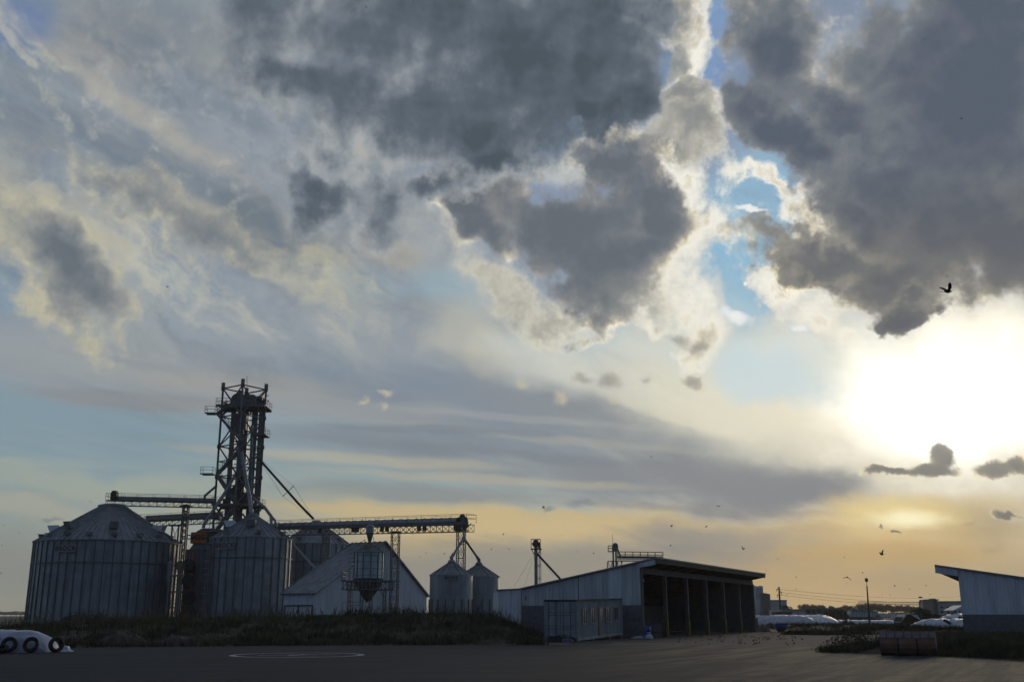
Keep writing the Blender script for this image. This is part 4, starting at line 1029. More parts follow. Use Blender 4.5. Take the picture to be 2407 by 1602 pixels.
# ------------------------------------------------------------------ steep white building
L0 = at(741, 1393, 140); L0z = L0.z; R0 = at(1002.5, 1400, 162); R0.z = L0z; RG = at(902.5, 1274, 153.5)
gd = V((R0.x-L0.x, R0.y-L0.y, 0)); gw = gd.length; gd.normalize(); per = V((-gd.y, gd.x, 0));
if per.x > 0: per = -per
# ridge on the gable plane
k = ((RG.x/RG.y)*L0.y - L0.x)/(gd.x - (RG.x/RG.y)*gd.y); RP = V((L0.x, L0.y, 0))+gd*k; RP.z = at(902.5, 1274, RP.y).z
LEN = 5.4
wh = thing('steep_roof_building', 'pale sheet metal building with a very steep asymmetric roof behind the raised bin', 'building', (L0.x, L0.y, 0))
def corrug(g, a, b, hfun, z0=0.0, pitch=.3, depth=.04, nrm=V((0, -1, 0))):
    "vertical ribbed sheet wall from a to b, top height hfun(s)"
    a, b = V(a), V(b); Lw = (b-a).length; d_ = (b-a)/Lw; n = max(1, int(Lw/pitch)); prof = []
    for i in range(n):
        s0 = Lw*i/n; st = Lw/n
        prof += [(s0, 0), (s0+st*.6, 0), (s0+st*.7, depth), (s0+st*.9, depth)]
    prof.append((Lw, 0))
    for (s0, d0), (s1, d1) in zip(prof, prof[1:]):
        zl = z0(s0) if callable(z0) else z0; zr = z0(s1) if callable(z0) else z0
        p0, p1 = a+d_*s0+nrm*d0, a+d_*s1+nrm*d1
        g.quad((p0.x, p0.y, zl), (p1.x, p1.y, zr), (p1.x, p1.y, hfun(s1)), (p0.x, p0.y, hfun(s0)))
def hf(s): return L0z + (RP.z-L0z)*s/k if s < k else RP.z + (L0z-RP.z)*(s-k)/(gw-k)
front = per*-1; nf = V((gd.y, -gd.x, 0))
if nf.y > 0: nf = -nf
g = MB(); a = V((L0.x, L0.y, 0)); corrug(g, a, a+gd*gw, hf, 0, .42, .05, nf); bk = per*LEN
if bk.y < 0: pass
corrug(g, a+bk, a, lambda s: L0z, 0, .42, .05, -gd); corrug(g, a+gd*gw, a+gd*gw+bk, lambda s: L0z, 0, .6, .04, gd); g.quad(a+bk, a+bk+V((0, 0, L0z)), V((RP.x, RP.y, RP.z))+bk, a+gd*gw+bk+V((0, 0, L0z)), a+gd*gw+bk)
g.build('wall', M['white_sheet'], wh)
ov = .35
def roofslope(A_, B_, nm):
    "A_ eave, B_ ridge (front ends)"
    g = MB(); n = 7; e0 = -nf*-.0; st = nf*ov; run = -nf*(LEN+2*ov)
    run = bk.normalized()*(LEN+2*ov); A1 = A_ - bk.normalized()*ov; B1 = B_ - bk.normalized()*ov; out = (A_-B_).normalized()
    up = V((0, 0, 1)); m = 14*n
    def prof(u): return .10*max(0, sin(2*pi*n*u))**.7
    for i in range(m):
        u0, u1 = i/m, (i+1)/m
        p = [A1+run*u0+out*.4+up*prof(u0), A1+run*u1+out*.4+up*prof(u1), B1+run*u1+up*prof(u1), B1+run*u0+up*prof(u0)]
        g.quad(*p)
        g.quad(*[q-up*.12 for q in p[::-1]])
    g.bar(A1+out*.4, B1, .14, .2); g.bar(A1+run+out*.4, B1+run, .14, .2)
    g.build(nm, M['roof'], wh)
up12 = V((0, 0, .14))
roofslope(V((L0.x, L0.y, L0z))+up12, V(RP)+up12, 'roof_slope'); roofslope(V((R0.x, R0.y, L0z))+up12, V(RP)+up12, 'roof_slope')
q0 = a+bk*.06-gd*.1; q1 = a+bk*.94-gd*.1
g = MB(); zd = zz(1422, 141)
for f in (0.0, .5, 1.0): c_ = q0+(q1-q0)*f; g.bar(c_, c_+V((0, 0, zd)), .12)
g.bar(q0+V((0, 0, zd)), q1+V((0, 0, zd)), .14); g.build('door_frame', M['dsteel'], wh)

# ------------------------------------------------------------------ raised hopper bin
HD = 125.0
hb = thing('raised_bin', 'small shiny bin on a steel frame before the steep white building', 'hopper bin', (gx(867, HD), HD, 0))
c = V((at(867, 1330, HD).x, HD, 0)); Rb = (at(901, 1330, HD).x-at(833, 1330, HD).x)/2; z1, z2, z3 = zz(1359, HD), zz(1298, HD), zz(1279, HD)
g = MB(); g.lathe(c, [(Rb, z1), (Rb, z2)], 40); nf1 = len(g.f)
for i in range(12):
    t_ = 2*pi*(i+.5)/12; g.box(c+V((cos(t_)*(Rb+.03), sin(t_)*(Rb+.03), (z1+z2)/2)), (.09, .12, z2-z1), t_)
for i in range(4): z = z1+(z2-z1)*(i+.5)/4; g.lathe(c, [(Rb, z-.03), (Rb+.03, z), (Rb, z+.03)], 40)
M['bin'] = material('bright bin wall', (.42, .52, .55), .32, .7, .1, 1.0, panels=(12, .75), wave=('Z', .09, .4))
g.build('wall', M['bin'], hb, smooth=True, m2=M['rib'], nf1=nf1)
g = MB(); g.lathe(c, [(Rb*1.06, z2-.05), (Rb*1.06, z2), (.3, z3), (.3, z3+.25), (.02, z3+.3)], 40)
for i in range(18): t_ = 2*pi*i/18; g.bar(c+V((cos(t_)*Rb*1.06, sin(t_)*Rb*1.06, z2+.03)), c+V((cos(t_)*.3, sin(t_)*.3, z3+.03)), .05)
g.box(c+V((-.25, -Rb*.6, z2+.55)), (.4, .4, .35)); g.build('roof', M['dark_roof'], hb)
zf0, zf1 = zz(1366, HD), zz(1385, HD); wf = at(908, 1375, HD).x-c.x+.2
g = MB()
for s in (-1, 1):
    for zc2 in (zf0, zf1): g.bar(c+V((-wf*1.25, s*wf*.8, zc2)), c+V((wf*1.25, s*wf*.8, zc2)), .11)
    n = 12
    for i in range(n+1): u = -1.15+2.3*i/n; g.bar(c+V((u*wf, s*wf*.8, zf0)), c+V((u*wf, s*wf*.8, zf1)), .10); 
    for i in range(n): u = -1.15+2.3*i/n; v_ = u+2.3/n; g.bar(c+V((u*wf, s*wf*.8, zf0 if i % 2 else zf1)), c+V((v_*wf, s*wf*.8, zf1 if i % 2 else zf0)), .06)
for i in range(10): t_ = 2*pi*i/10; g.bar(c+V((cos(t_)*Rb, sin(t_)*Rb, z1+.05)), c+V((cos(t_)*Rb, sin(t_)*Rb, zf0)), .12)
g.box(c+V((0, 0, zf0+.06)), (wf*2.5, wf*1.6, .08)); g.build('frame', M['steel'], hb)
g = MB(); railing(g, c+V((-wf*1.25, -wf*.8, zf0)), c+V((-Rb*1.1, -wf*.8, zf0)), 1.1, .7); railing(g, c+V((-wf*1.25, -wf*.8, zf0)), c+V((-wf*1.25, wf*.8, zf0)), 1.1, .9); g.bar(c+V((wf, -wf*.8, zf0)), c+V((wf*1.7, -wf*.8, zf0)), .07); g.build('railing', M['steel'], hb)
g = MB(); g.lathe(c, [(Rb*.98, z1), (Rb*.9, zf1+.5), (.25, zz(1412, HD))], 28); g.build('hopper', M['dsteel'], hb, smooth=True)
g = MB(); a_ = at(853, 1387, HD-.6); b_ = at(868, 1410, HD-.6); g.tube(a_, b_, .42, 14); g.build('chute', M['dsteel'], hb)
for px in (824, 853, 874, 906):
    g = MB(); x_ = at(px, 1400, HD).x; mast(g, (x_, HD-.9, 0), .34, 0, zf1, .5, .045, True); g.build('leg', M['steel'], hb)
g = MB(); g.bar(at(893, 1386, HD-.9), at(903, 1401, HD-.9), .09); g.build('brace', M['steel'], hb)
g = MB(); q = at(828, 1300, HD-.4)
for s in (-.25, .25): g.bar((q.x+s, q.y, 0), (q.x+s, q.y, q.z), .05)
for k in range(18): g.bar((q.x-.25, q.y, q.z-k*.45), (q.x+.25, q.y, q.z-k*.45), .04)
for k in range(4): g.bar((q.x-.45, q.y-.4, q.z-k*.5), (q.x+.3, q.y-.4, q.z-k*.5), .04)
g.build('ladder', M['steel'], hb)
g = MB()
for (x0, x1, y0_, y1_) in ((806, 853, 1414, 1436), (826, 846, 1421, 1436)):
    a_, b_ = at(x0, y0_, HD-1.2), at(x1, y0_, HD-1.2); railing(g, (a_.x, a_.y, .8), (b_.x, b_.y, .8), a_.z-.8, .9, .03)
g.build('ground_railing', M['steel'], hb)
cy = thing('cyclone_hopper', 'small cylinder with a long cone standing on the raised bin against the gallery', 'cyclone', c+V((0, 0, z3)))
zc0, zc1, zc2, zc3 = zz(1276, HD), zz(1252, HD), zz(1236, HD), zz(1232, HD); rc = (at(877.5, 1240, HD).x-at(859.5, 1240, HD).x)/2
g = MB(); g.lathe(c, [(rc, zc1), (rc, zc2), (rc*.6, zc3), (.02, zc3+.03)], 20); g.build('barrel', M['pipe'], cy, smooth=True)
g = MB(); g.lathe(c, [(.11, z3+.25), (.13, zc0), (rc, zc1)], 20); g.build('cone', M['steel'], cy, smooth=True)
g = MB(); q = at(858, 1268, HD)
g.bar(q+V((0, 0, -1)), q+V((0, 0, .1)), .05); g.bar(q+V((1.0, 0, -1)), q+V((1.0, 0, .4)), .05); g.bar(q+V((-.9, 0, -.6)), q, .05); g.build('handrail', M['steel'], cy)
# ================================================================== open fronted shed
FD = V((.442, .897, 0)).normalized(); GD = V((-FD.y, FD.x, 0))            # along the open front; back into the building
A0 = V((9.84, 82, 0)); NB = 6; BL = 35.6/NB
sh = thing('open_shed', 'long open fronted farm shed with ribbed gable, concrete posts and an overhanging roof', 'shed', A0)
def sz_(s): return 5.66 - s*math.tan(radians(10.7))                        # roof height s metres behind the front
DEP = 10.1
zb = 2.42
g = MB(); nrm = -FD
corrug(g, A0+GD*DEP, A0, lambda s: sz_(DEP-s)-.10, zb, .30, .04, nrm)
g.build('gable_cladding', M['grey_sheet'], sh)
g = MB(); a, b = A0, A0+GD*DEP; g.box((a+b)/2+V((0, 0, zb/2))+FD*.1, (DEP, .2, zb), atan2(GD.y, GD.x)); 
bo = g.build('block_base', M['block'], sh)
E0 = A0+FD*(BL*NB)
g = MB(); g.prism([E0, E0+GD*DEP, E0+GD*DEP+V((0, 0, sz_(DEP)-.14)), E0+V((0, 0, sz_(0)-.14))], FD*.2); g.build('end_wall', M['block'], sh)
g = MB(); a = A0+GD*DEP; b = E0+GD*DEP; fd_a = atan2(FD.y, FD.x); g.box((a+b)/2+V((0, 0, 1.35)), (BL*NB, .2, 2.7), fd_a); g.build('back_wall', M['block2'], sh)
g = MB(); g.box((a+b)/2+V((0, 0, 3.15)), (BL*NB, .08, .9), fd_a); g.bar(a+V((0, 0, 3.0))-GD*.3, b+V((0, 0, 3.0))-GD*.3, .25, .3); g.build('upper_back_wall', M['brown'], sh)
for k in range(NB+1):
    p = A0+FD*(BL*k)+(FD*.16 if k == 0 else V((0, 0, 0))); g = MB(); g.box(p+V((0, 0, 2.45)), (.28, .30, 4.9), fd_a); po = g.build('post', M['conc'], sh)
    if 0 < k < NB:
        g = MB(); g.box(p+V((0, 0, .62))-FD*.2-GD*.2, (.14, .14, 1.25), fd_a); g.build('corner_guard', M['yellow'], po)
g = MB(); g.bar(A0+V((0, 0, 5.02))+FD*.1, E0+V((0, 0, 5.02)), .22, .42); g.build('header_beam', M['conc'], sh)
OV = 1.35
g = MB(); tip = lambda s: V((0, 0, sz_(s)))
P1, P2 = A0-GD*OV-FD*.25, A0+GD*(DEP+.1)-FD*.25; run = FD*(BL*NB+.6)
z1_, z2_ = sz_(-OV), sz_(DEP)
for u, v in ((0, 0),):
    g.prism([P1+V((0, 0, z1_)), P2+V((0, 0, z2_)), P2+V((0, 0, z2_-.07)), P1+V((0, 0, z1_-.07))], run)
g.build('roof', M['pipe'], sh)
# canopy cheek panel at the near gable and underside trusses
g = MB(); g.prism([P1+V((0, 0, z1_-.12)), A0-FD*.25+V((0, 0, sz_(0)-.12)), A0-FD*.25+V((0, 0, sz_(0)-.45)), P1+V((0, 0, z1_-.50))], FD*.06); g.build('cheek_panel', M['grey_sheet'], sh)
g = MB(); g.prism([P2-FD*.02+V((0, 0, z2_-.0)), P1-FD*.02+V((0, 0, z1_)), P1-FD*.02+V((0, 0, z1_+.04)), P2-FD*.02+V((0, 0, z2_+.04))], FD*.1); g.build('verge_trim', M['pipe'], sh)
g = MB(); g.bar(P1+V((0, 0, z1_-.2)), P1+run+V((0, 0, z1_-.2)), .10, .34); g.build('fascia', M['brown'], sh)
g = MB(); g.bar(P1+V((0, 0, z1_+.03))-GD*.08, P1+run+V((0, 0, z1_+.03))-GD*.08, .10, .10); g.build('gutter', M['pipe'], sh)
for k in range(NB*2+1):
    p = A0+FD*(BL*k/2 + (.35 if k == 0 else 0) - (.35 if k == NB*2 else 0)); g = MB(); g.bar(p-GD*OV*.95+V((0, 0, sz_(-OV)-.26)), p+GD*DEP*.98+V((0, 0, sz_(DEP)-.26)), .14, .26); g.build('rafter', M['brown'], sh)
g = MB(); q = A0-GD*.2+V((0, 0, 4.25)); g.box(q, (.25, .18, .18), fd_a); g.build('lamp', M['trim'], sh)
# distribution box on block wall
g = MB(); q = A0+GD*1.85+V((0, 0, 1.05))-FD*.06; g.box(q, (.06, .75, .95), fd_a); g.build('yellow_panel', M['yellow'], sh)
g = MB(); q = at(1363, 1380, 83.5)-FD*.3; g.bar(V((q.x, q.y, zb)), V((q.x, q.y, sz_(4.5)-.1)), .05); g.build('cable', M['dsteel'], sh)
# white annex behind
w0, w1 = at(1172, 1387, 93), at(1236, 1384, 92); an = thing('annex_shed', 'plain pale sheet metal annex between the small silos and the open shed', 'shed', (w0.x, 93, 0))
g = MB(); corrug(g, (w0.x, 93, 0), (w1.x, 92, 0), lambda s: w0.z+(w1.z-w0.z)*s/2.4, 0, .35, .035, V((0, -1, 0)));
g.quad((w0.x, 93, 0), (w0.x, 93, w0.z), (w0.x-.6, 101, w0.z), (w0.x-.6, 101, 0)); g.build('wall', M['white_sheet'], an)
g = MB(); g.prism([(w0.x-.2, 92.9, w0.z), (w1.x, 91.9, w1.z), (w1.x, 91.9, w1.z+.1), (w0.x-.2, 92.9, w0.z+.1)], (0, 9, 0)); g.build('roof', M['dark_roof'], an)
# low wall beyond the shed's far end
q = E0+FD*1.6; g = MB(); a_ = at(1771, 1451, 116); b_ = at(1781, 1451, 116); g.box(((a_.x+b_.x)/2, 116.5, a_.z/2), (b_.x-a_.x, 1.0, a_.z)); tag(g.build('low_wall', M['block']), 'low dark block wall beyond the far end of the open shed', 'wall')

# ================================================================== right hand shed
A2 = V((at(2262, 1446, 90).x, 90, 0)); G2 = V((FD.y, -FD.x, 0)); W2_ = 14.0
rs = thing('sheet_metal_shed', 'pale ribbed shed on a block base at the right edge, its roof jutting left', 'shed', A2)
def sr(s): return 5.48 - s*math.tan(radians(9.6))
zb2 = 1.74
g = MB(); corrug(g, A2, A2+G2*W2_, lambda s: sr(s)-.02, zb2, .28, .04, -FD)
g.quad(A2+V((0, 0, zb2)), A2+V((0, 0, sr(0))), A2+FD*26+V((0, 0, sr(0))), A2+FD*26+V((0, 0, zb2))); g.build('cladding', M['white_sheet'], rs)
g = MB(); g.box(A2+G2*W2_/2+FD*.12+V((0, 0, zb2/2)), (W2_, .2, zb2), atan2(G2.y, G2.x)); g.box(A2+FD*13+G2*.12+V((0, 0, zb2/2)), (26, .2, zb2), fd_a); g.build('block_base', M['block'], rs)
OV2 = 1.75
Q1, Q2 = A2-G2*OV2-FD*.15, A2+G2*W2_-FD*.15
g = MB(); g.prism([Q1+V((0, 0, sr(-OV2))), Q2+V((0, 0, sr(W2_))), Q2+V((0, 0, sr(W2_)-.1)), Q1+V((0, 0, sr(-OV2)-.1))], FD*26.3); g.build('roof', M['roof'], rs)
g = MB()
n = 9; Lc = OV2+.02
corrug(g, Q1, Q1+G2*Lc, lambda s: sr(-OV2+s)-.1, lambda s: sr(-OV2+s)-.62+(s/Lc)*.0, .28, .04, -FD); g.build('cheek_panel', M['white_sheet'], rs)
g = MB(); g.bar(Q1+V((0, 0, sr(-OV2)+.02))-FD*.02, Q2+V((0, 0, sr(W2_)+.02))-FD*.02, .1, .14); g.build('verge_trim', M['pipe'], rs)
for k in range(13):
    p = A2+FD*(1.0+2.0*k); g = MB(); g.bar(p-G2*OV2*.92+V((0, 0, sr(-OV2)-.18)), p+V((0, 0, sr(0)-.2)), .08); g.bar(p-G2*OV2*.85+V((0, 0, sr(-OV2)-.55)), p+V((0, 0, sr(0)-1.0)), .09)
    for i in range(4):
        u = .85*(1-i/4); v_ = .85*(1-(i+1)/4); g.bar(p-G2*OV2*u+V((0, 0, sr(-OV2*u)-.18)), p-G2*OV2*v_+V((0, 0, sr(-OV2*v_)-.55-.2*(1-v_))), .06)
    g.bar(p-G2*OV2*.88+V((0, 0, sr(-OV2)-.15)), p-G2*OV2*.88+V((0, 0, sr(-OV2)-.6)), .08); g.build('canopy_truss', M['dsteel'], rs)

# ================================================================== office container
C0 = at(1356, 1446, 71.5); C0.z = .05; cd = V((3.97, 9.7, 0)).normalized(); cg = V((-cd.y, cd.x, 0)); CL = 10.6; CWd = 2.3; CH = 2.62
ct = thing('container_office', 'grey shipping container turned office with door and four narrow windows, on blocks', 'shipping container', C0)
ca = atan2(cd.y, cd.x)
g = MB(); top = .35  # far end rests on blocks
def CP(s, w_, z): return C0 + cd*s + cg*w_ + V((0, 0, z + .24*s/CL))
g.v = []; 
def cbox(g, s0, s1, w0_, w1_, z0, z1):
    n0 = len(g.v); g.v += [CP(s, w_, z) for s in (s0, s1) for w_ in (w0_, w1_) for z in (z0, z1)]
    for f in ((0,1,3,2),(4,6,7,5),(0,4,5,1),(2,3,7,6),(0,2,6,4),(1,5,7,3)): g.f.append(tuple(n0+a for a in f))
# body shell
cbox(g, .06, CL-.06, .06, CWd-.06, .08, CH-.04); g.build('body', M['contain2'], ct)
g = MB(); n = 52
prof = []
for i in range(n):
    s0 = .12+(CL-.24)*i/n; st = (CL-.24)/n; prof += [(s0, .05), (s0+st*.5, .05), (s0+st*.6, .02), (s0+st*.9, .02)]
for (s0, d0), (s1, d1) in zip(prof, prof[1:]): g.quad(CP(s0, d0, .14), CP(s1, d1, .14), CP(s1, d1, CH-.1), CP(s0, d0, CH-.1))
g.build('side_panel', M['contain2'], ct)
g = MB()
for (s0, s1, z0, z1) in ((0, CL, -.02, .16), (0, CL, CH-.12, CH)): cbox(g, s0, s1, -.02, .1, z0, z1); cbox(g, s0, s1, CWd-.1, CWd+.02, z0, z1)
for s_ in (0, CL-.14):
    for w_ in (-.03, CWd-.11): cbox(g, s_-.01, s_+.15, w_, w_+.14, -.03, CH+.01)
cbox(g, -.02, .08, .1, CWd-.1, CH-.14, CH-.01); cbox(g, -.02, .08, .1, CWd-.1, -.02, .14); g.build('frame', M['contain2'], ct)
g = MB(); cbox(g, 0, CL, -.035, .08, CH-.10, CH+.02); cbox(g, -.04, .08, .0, CWd, CH-.10, CH+.02); g.build('top_rail', M['dsteel'], ct)
for k, (w0_, w1_) in enumerate(((CWd/2+.02, CWd-.12), (.12, CWd/2-.02))):
    g = MB(); cbox(g, -.01, .05, w0_, w1_, .16, CH-.15)
    do = g.build('end_door', M['contain'], ct)
    g = MB()
    for z in (.62, .80, 1.48, 1.66, ): cbox(g, -.035, -.012, w0_+.04, w1_-.04, z+.12, z+.155)
    for f in (.3, .8): wq = w0_+(w1_-w0_)*f; cbox(g, -.075, -.04, wq, wq+.04, .1, CH-.1)
    g.build('locking_bar', M['steel'], do)
g = MB(); w_ = CWd*.62; cbox(g, -.02, -.012, w_, w_+.32, 2.0, 2.18); g.build('notice', M['sign'], ct)
fr = [(1373.5, 0), (1392.5, 0), (1411, 1), (1428, 0), (1447, 0)]
for (px, isd) in fr:
    k_ = (px-1203.5)/2529*1.0; u = px
    # distance along the side seen at this column
    rt = at(px, 1450, 1.0).x; s_ = (rt*C0.y - C0.x)/(cd.x - rt*cd.y)
    if isd:
        g = MB(); cbox(g, s_-.45, s_+.45, -.05, .02, .16, 2.12); do = g.build('door', M['trim'], ct)
        g = MB(); cbox(g, s_-.33, s_+.33, -.065, -.052, 1.12, 2.0); g.build('pane', M['glass'], do)
    else:
        g = MB()
        for (a_, b_, z0, z1) in ((s_-.5, s_+.5, .98, 1.07), (s_-.5, s_+.5, 1.98, 2.04), (s_-.5, s_-.44, 1.07, 1.98), (s_+.44, s_+.5, 1.07, 1.98), (s_-.04, s_+.04, 1.07, 1.98)): cbox(g, a_, b_, -.06, .03, z0, z1)
        wo_ = g.build('window', M['contain2'], ct)
        g = MB(); cbox(g, s_-.44, s_-.04, -.03, .02, 1.07, 1.98); cbox(g, s_+.04, s_+.44, -.03, .02, 1.07, 1.98); g.build('pane', M['glass'], wo_)
g = MB(); cbox(g, CL-.25, CL-.05, -.04, -.02, CH-.5, CH-.2); g.build('notice', M['sign'], ct)
for k, (s_, w_) in enumerate(((3.6, .2), (7.4, .2), (CL-.3, .2), (.3, .2), (.3, CWd-.3))):
    g = MB(); p = C0+cd*s_+cg*w_; h = .05+.24*s_/CL; g.box((p.x, p.y, h/2-.01), (.4, .4, h), ca); tag(g.build('support_block', M['conc']), 'concrete block under the office container, ' + ['a third of the way along', 'two thirds of the way along', 'at its far right end', 'at its near corner', 'at its left corner'][k], 'block', 'blocks under the office container')
# clutter before the container door end
p = at(1334, 1504, 69.5); g = MB(); g.prism([p+V((x_, 0, z_)) for x_, z_ in ((-.28, -.10), (.28, -.10), (.33, -.04), (.33, .04), (.28, .10), (-.28, .10), (-.33, .04), (-.33, -.04))], (0, .05, 0)); sb = g.build('oval_sign', M['sign'], None); tag(sb, 'small white rounded sign with dark script leaning before the container', 'sign')
text_mesh('ahrub', .19, M['blue'], sb, p-V((0, .02, 0)), (pi/2, 0, 0), .004, .004, 1.1); 
p = at(1330, 1500, 70.2); p.z = 0
for (dx_, w_, h_, lab) in ((-.1, .9, .42, 'black rubbish heap behind the oval sign before the container'),):
    g = MB(); leaves(g, p+V((dx_, .3, h_*.4)), w_, .3, h_*.7, 260, .09); tag(mesh_raw('rubbish_heap', g, M['dsteel']), lab, 'rubbish heap')
for (px, py, D, w_, h_, lab) in ((1305, 1499, 70, .5, .3, 'dark low crate before the left leaf of the container doors'),):
    p = at(px, 1507, D); p.z = 0; g = MB(); g.box(p+V((0, 0, h_/2)), (w_*2, .5, h_), .1); g.box(p+V((0, -.1, h_+.05)), (w_*1.6, .4, .08), .2); tag(g.build('crate', M['dsteel']), lab, 'crate')
a_, b_ = at(1262, 1509, 67), at(1276, 1506.5, 68); a_.z = b_.z = .04; g = MB(); g.bar(a_, b_, .14, .06); tag(g.build('plank', M['trim']), 'pale plank on the ground left of the container', 'plank')
# things by the shed corner
def lay(px, py, D=None):
    D = D or 1.65*2529/(py-1446); p = at(px, py, D); p.z = 0; return p
p = lay(1521.5, 1497, 81); g = MB(); g.lathe(p, [(.22, 0), (.29, .08), (.29, .28), (.31, .31), (.29, .34), (.29, .6), (.31, .63), (.29, .66), (.29, .86), (.26, .9), (.02, .9)], 20); tag(g.build('drum', M['blue'], smooth=True), 'blue plastic drum at the near corner of the open shed', 'drum')
p = lay(1526, 1500, 79); g = MB()
for k in range(60):
    pass
g.lathe(p, [(.30, 0), (.34, .1), (.24, .28), (.1, .38), (.16, .48), (.02, .5)], 9)
for v in g.v: v += V((.09*mnoise.noise(v*5), .09*mnoise.noise(v*5+V((9, 0, 0))), 0))
tag(g.build('plastic_sack', M['plastic'], smooth=True), 'crumpled white plastic sack lying before the blue drum', 'sack')
g = MB()
for k in range(5): p = lay(1497+k*3, 1499, 80.5+k*.3); g.box(p+V((0, 0, .05+.03*k)), (.9, .5, .03), .3*k)
tag(g.build('sheet_pile', M['tarp']), 'flat pile of pale sheets beside the near corner of the open shed', 'pile of sheets')
for (px, w_, h_, lab, m) in ((1540, .45, .95, 'grey crate stacked inside the near bay of the open shed', 'block'), (1534, .5, .6, 'pale wrapped pallet behind the blue drum', 'conc')):
    p = lay(px, 1494, 85); g = MB(); g.box(p+V((0, 0, h_/2)), (w_*2, .8, h_), .2)
    for k in range(3): g.box(p+V((0, -.42, h_*(k+.5)/3)), (w_*2.04, .04, .1), .2)
    tag(g.build('crate', M[m]), lab, 'crate')
g = MB(); p = lay(1548, 1495, 84)
for s in (-.4, .4): g.bar(p+V((s, 0, 0)), p+V((s, 0, 1.25)), .06); g.bar(p+V((s, .6, 0)), p+V((s, .6, 1.25)), .06)
for z in (.4, 1.2): g.bar(p+V((-.4, 0, z)), p+V((.4, 0, z)), .06); g.bar(p+V((-.4, 0, z)), p+V((-.4, .6, z)), .06); g.bar(p+V((.4, 0, z)), p+V((.4, .6, z)), .06)
tag(g.build('metal_rack', M['dsteel']), 'empty dark metal rack inside the near bay of the open shed', 'rack')
g = MB(); p = lay(1512, 1492, 83.5); g.prism([p, p+V((.35, 0, 0)), p+V((.15, .1, 1.2)), p+V((-.15, .1, 1.2))], (0, .05, 0)); tag(g.build('board', M['yellow']), 'yellowish board leaning at the near corner post of the open shed', 'board')

# ================================================================== elevators behind the shed
e1 = thing('bucket_elevator', 'single slim bucket elevator tube with a cage platform behind the open shed', 'bucket elevator', (gx(1260, 106), 106, 0)); D = 106
c = V((at(1260, 1340, D).x, D, 0)); zt = zz(1272, D)
g = MB(); g.box(c+V((0, 0, zt/2)), (.33, .33, zt)); g.build('shaft', M['pipe'], e1)
g = MB(); g.lathe(c+V((0, 0, zt)), [(.26, -.5), (.28, 0), (.22, .14), (.02, .2)], 12); g.tube(c+V((-.35, -.1, zt-.25)), c+V((-.1, -.1, zt-.25)), .17, 8); g.build('head_housing', M['steel'], e1)
z = zz(1289.5, D); x0, x1 = at(1248.5, 1289, D).x, at(1273, 1289, D).x
g = MB(); g.box(((x0+x1)/2, D, z), (x1-x0, .9, .08)); g.bar((x0, D-.4, z), (c.x-.15, D, z-.55), .05); g.bar((x1, D-.4, z), (c.x+.3, D, z-.3), .05); po = g.build('platform', M['rust'], e1)
g = MB(); railing(g, (x0, D-.45, z), (x1-.12, D-.45, z), .95, .35, .022); railing(g, (x0, D+.45, z), (x1-.12, D+.45, z), .95, .35, .022); g.box((x1-.25, D-.2, z+.35), (.22, .3, .6)); g.build('railing', M['rust'], po)
g = MB(); xl0, xl1, xl2 = at(1267, 1340, D).x, at(1269, 1340, D).x, at(1271.5, 1340, D).x
for x_ in (xl0, xl1, xl2): g.bar((x_, D, 0), (x_, D, z), .045)
for k in range(8): zz_ = z-.3-k*1.25; g.bar((c.x, D, zz_), (xl2, D, zz_), .05); g.bar((c.x, D, zz_-.15), (xl2, D, zz_-.15), .05)
g.build('ladder', M['steel'], e1)
g = MB(); a_, b_ = at(1263, 1301, D), at(1318, 1361, D-4); g.tube(a_, b_, .11, 8); g.tube(b_, b_-V((-.15, 0, .6)), .13, 8); g.build('spout', M['dsteel'], e1)
g = MB()
for (px, py) in ((1207, 1380), (1232, 1378), (1300, 1352)): g.tube(c+V((0, 0, z-.1)), at(px, py, D+2), .010, 4)
g.build('guy_wire', M['steel'], e1)
e2 = thing('elevator_with_conveyor', 'twin tube elevator with domed head feeding a railed conveyor above the shed roof', 'bucket elevator', (gx(1446, 112), 112, 0)); D = 112
g = MB(); zt = zz(1290, D)
for px in (1441.5, 1448): x_ = at(px, 1310, D).x; g.box((x_, D, zt/2), (.17, .22, zt))
g.build('shaft', M['pipe'], e2)
c = V((at(1446.5, 1290, D).x, D, 0)); g = MB(); zt1 = zz(1282, D); r_ = .32
g.lathe(c, [(r_, zz(1295, D)), (r_, zt1), (r_*.8, zt1+.22), (.02, zt1+.33)], 14); g.build('head_housing', M['steel'], e2, smooth=True)
g = MB(); g.bar(c+V((-.28, 0, zt1)), c+V((-.28, 0, zz(1254, D))), .03); g.build('antenna', M['dsteel'], e2)
z = zz(1295.5, D); x0, x1 = at(1430, 1295, D).x, at(1440, 1295, D).x; g = MB(); g.box(((x0+x1)/2, D, z), (x1-x0, .8, .06)); railing(g, (x0, D-.4, z), (x1, D-.4, z), .6, .3, .02); railing(g, (x0, D+.4, z), (x1, D+.4, z), .6, .3, .02); g.build('platform', M['rust'], e2)
g = MB(); zf = zz(1318.5, D); xa, xb = at(1428, 1320, D).x, at(1461, 1320, D).x
for x_ in (xa, (xa*2+xb)/3, (xa+xb*2)/3, xb): g.bar((x_, D-.5, 0), (x_, D-.5, zf), .06); g.bar((x_, D+.5, 0), (x_, D+.5, zf), .06)
g.bar((xa, D-.5, zf), (xb, D-.5, zf), .08); 
for k in range(3):
    u0, u1 = xa+(xb-xa)*k/3, xa+(xb-xa)*(k+1)/3; g.bar((u0, D-.5, zf), (u1, D-.5, zf-1.3), .045); g.bar((u1, D-.5, zf), (u0, D-.5, zf-1.3), .045)
g.build('support_frame', M['steel'], e2)
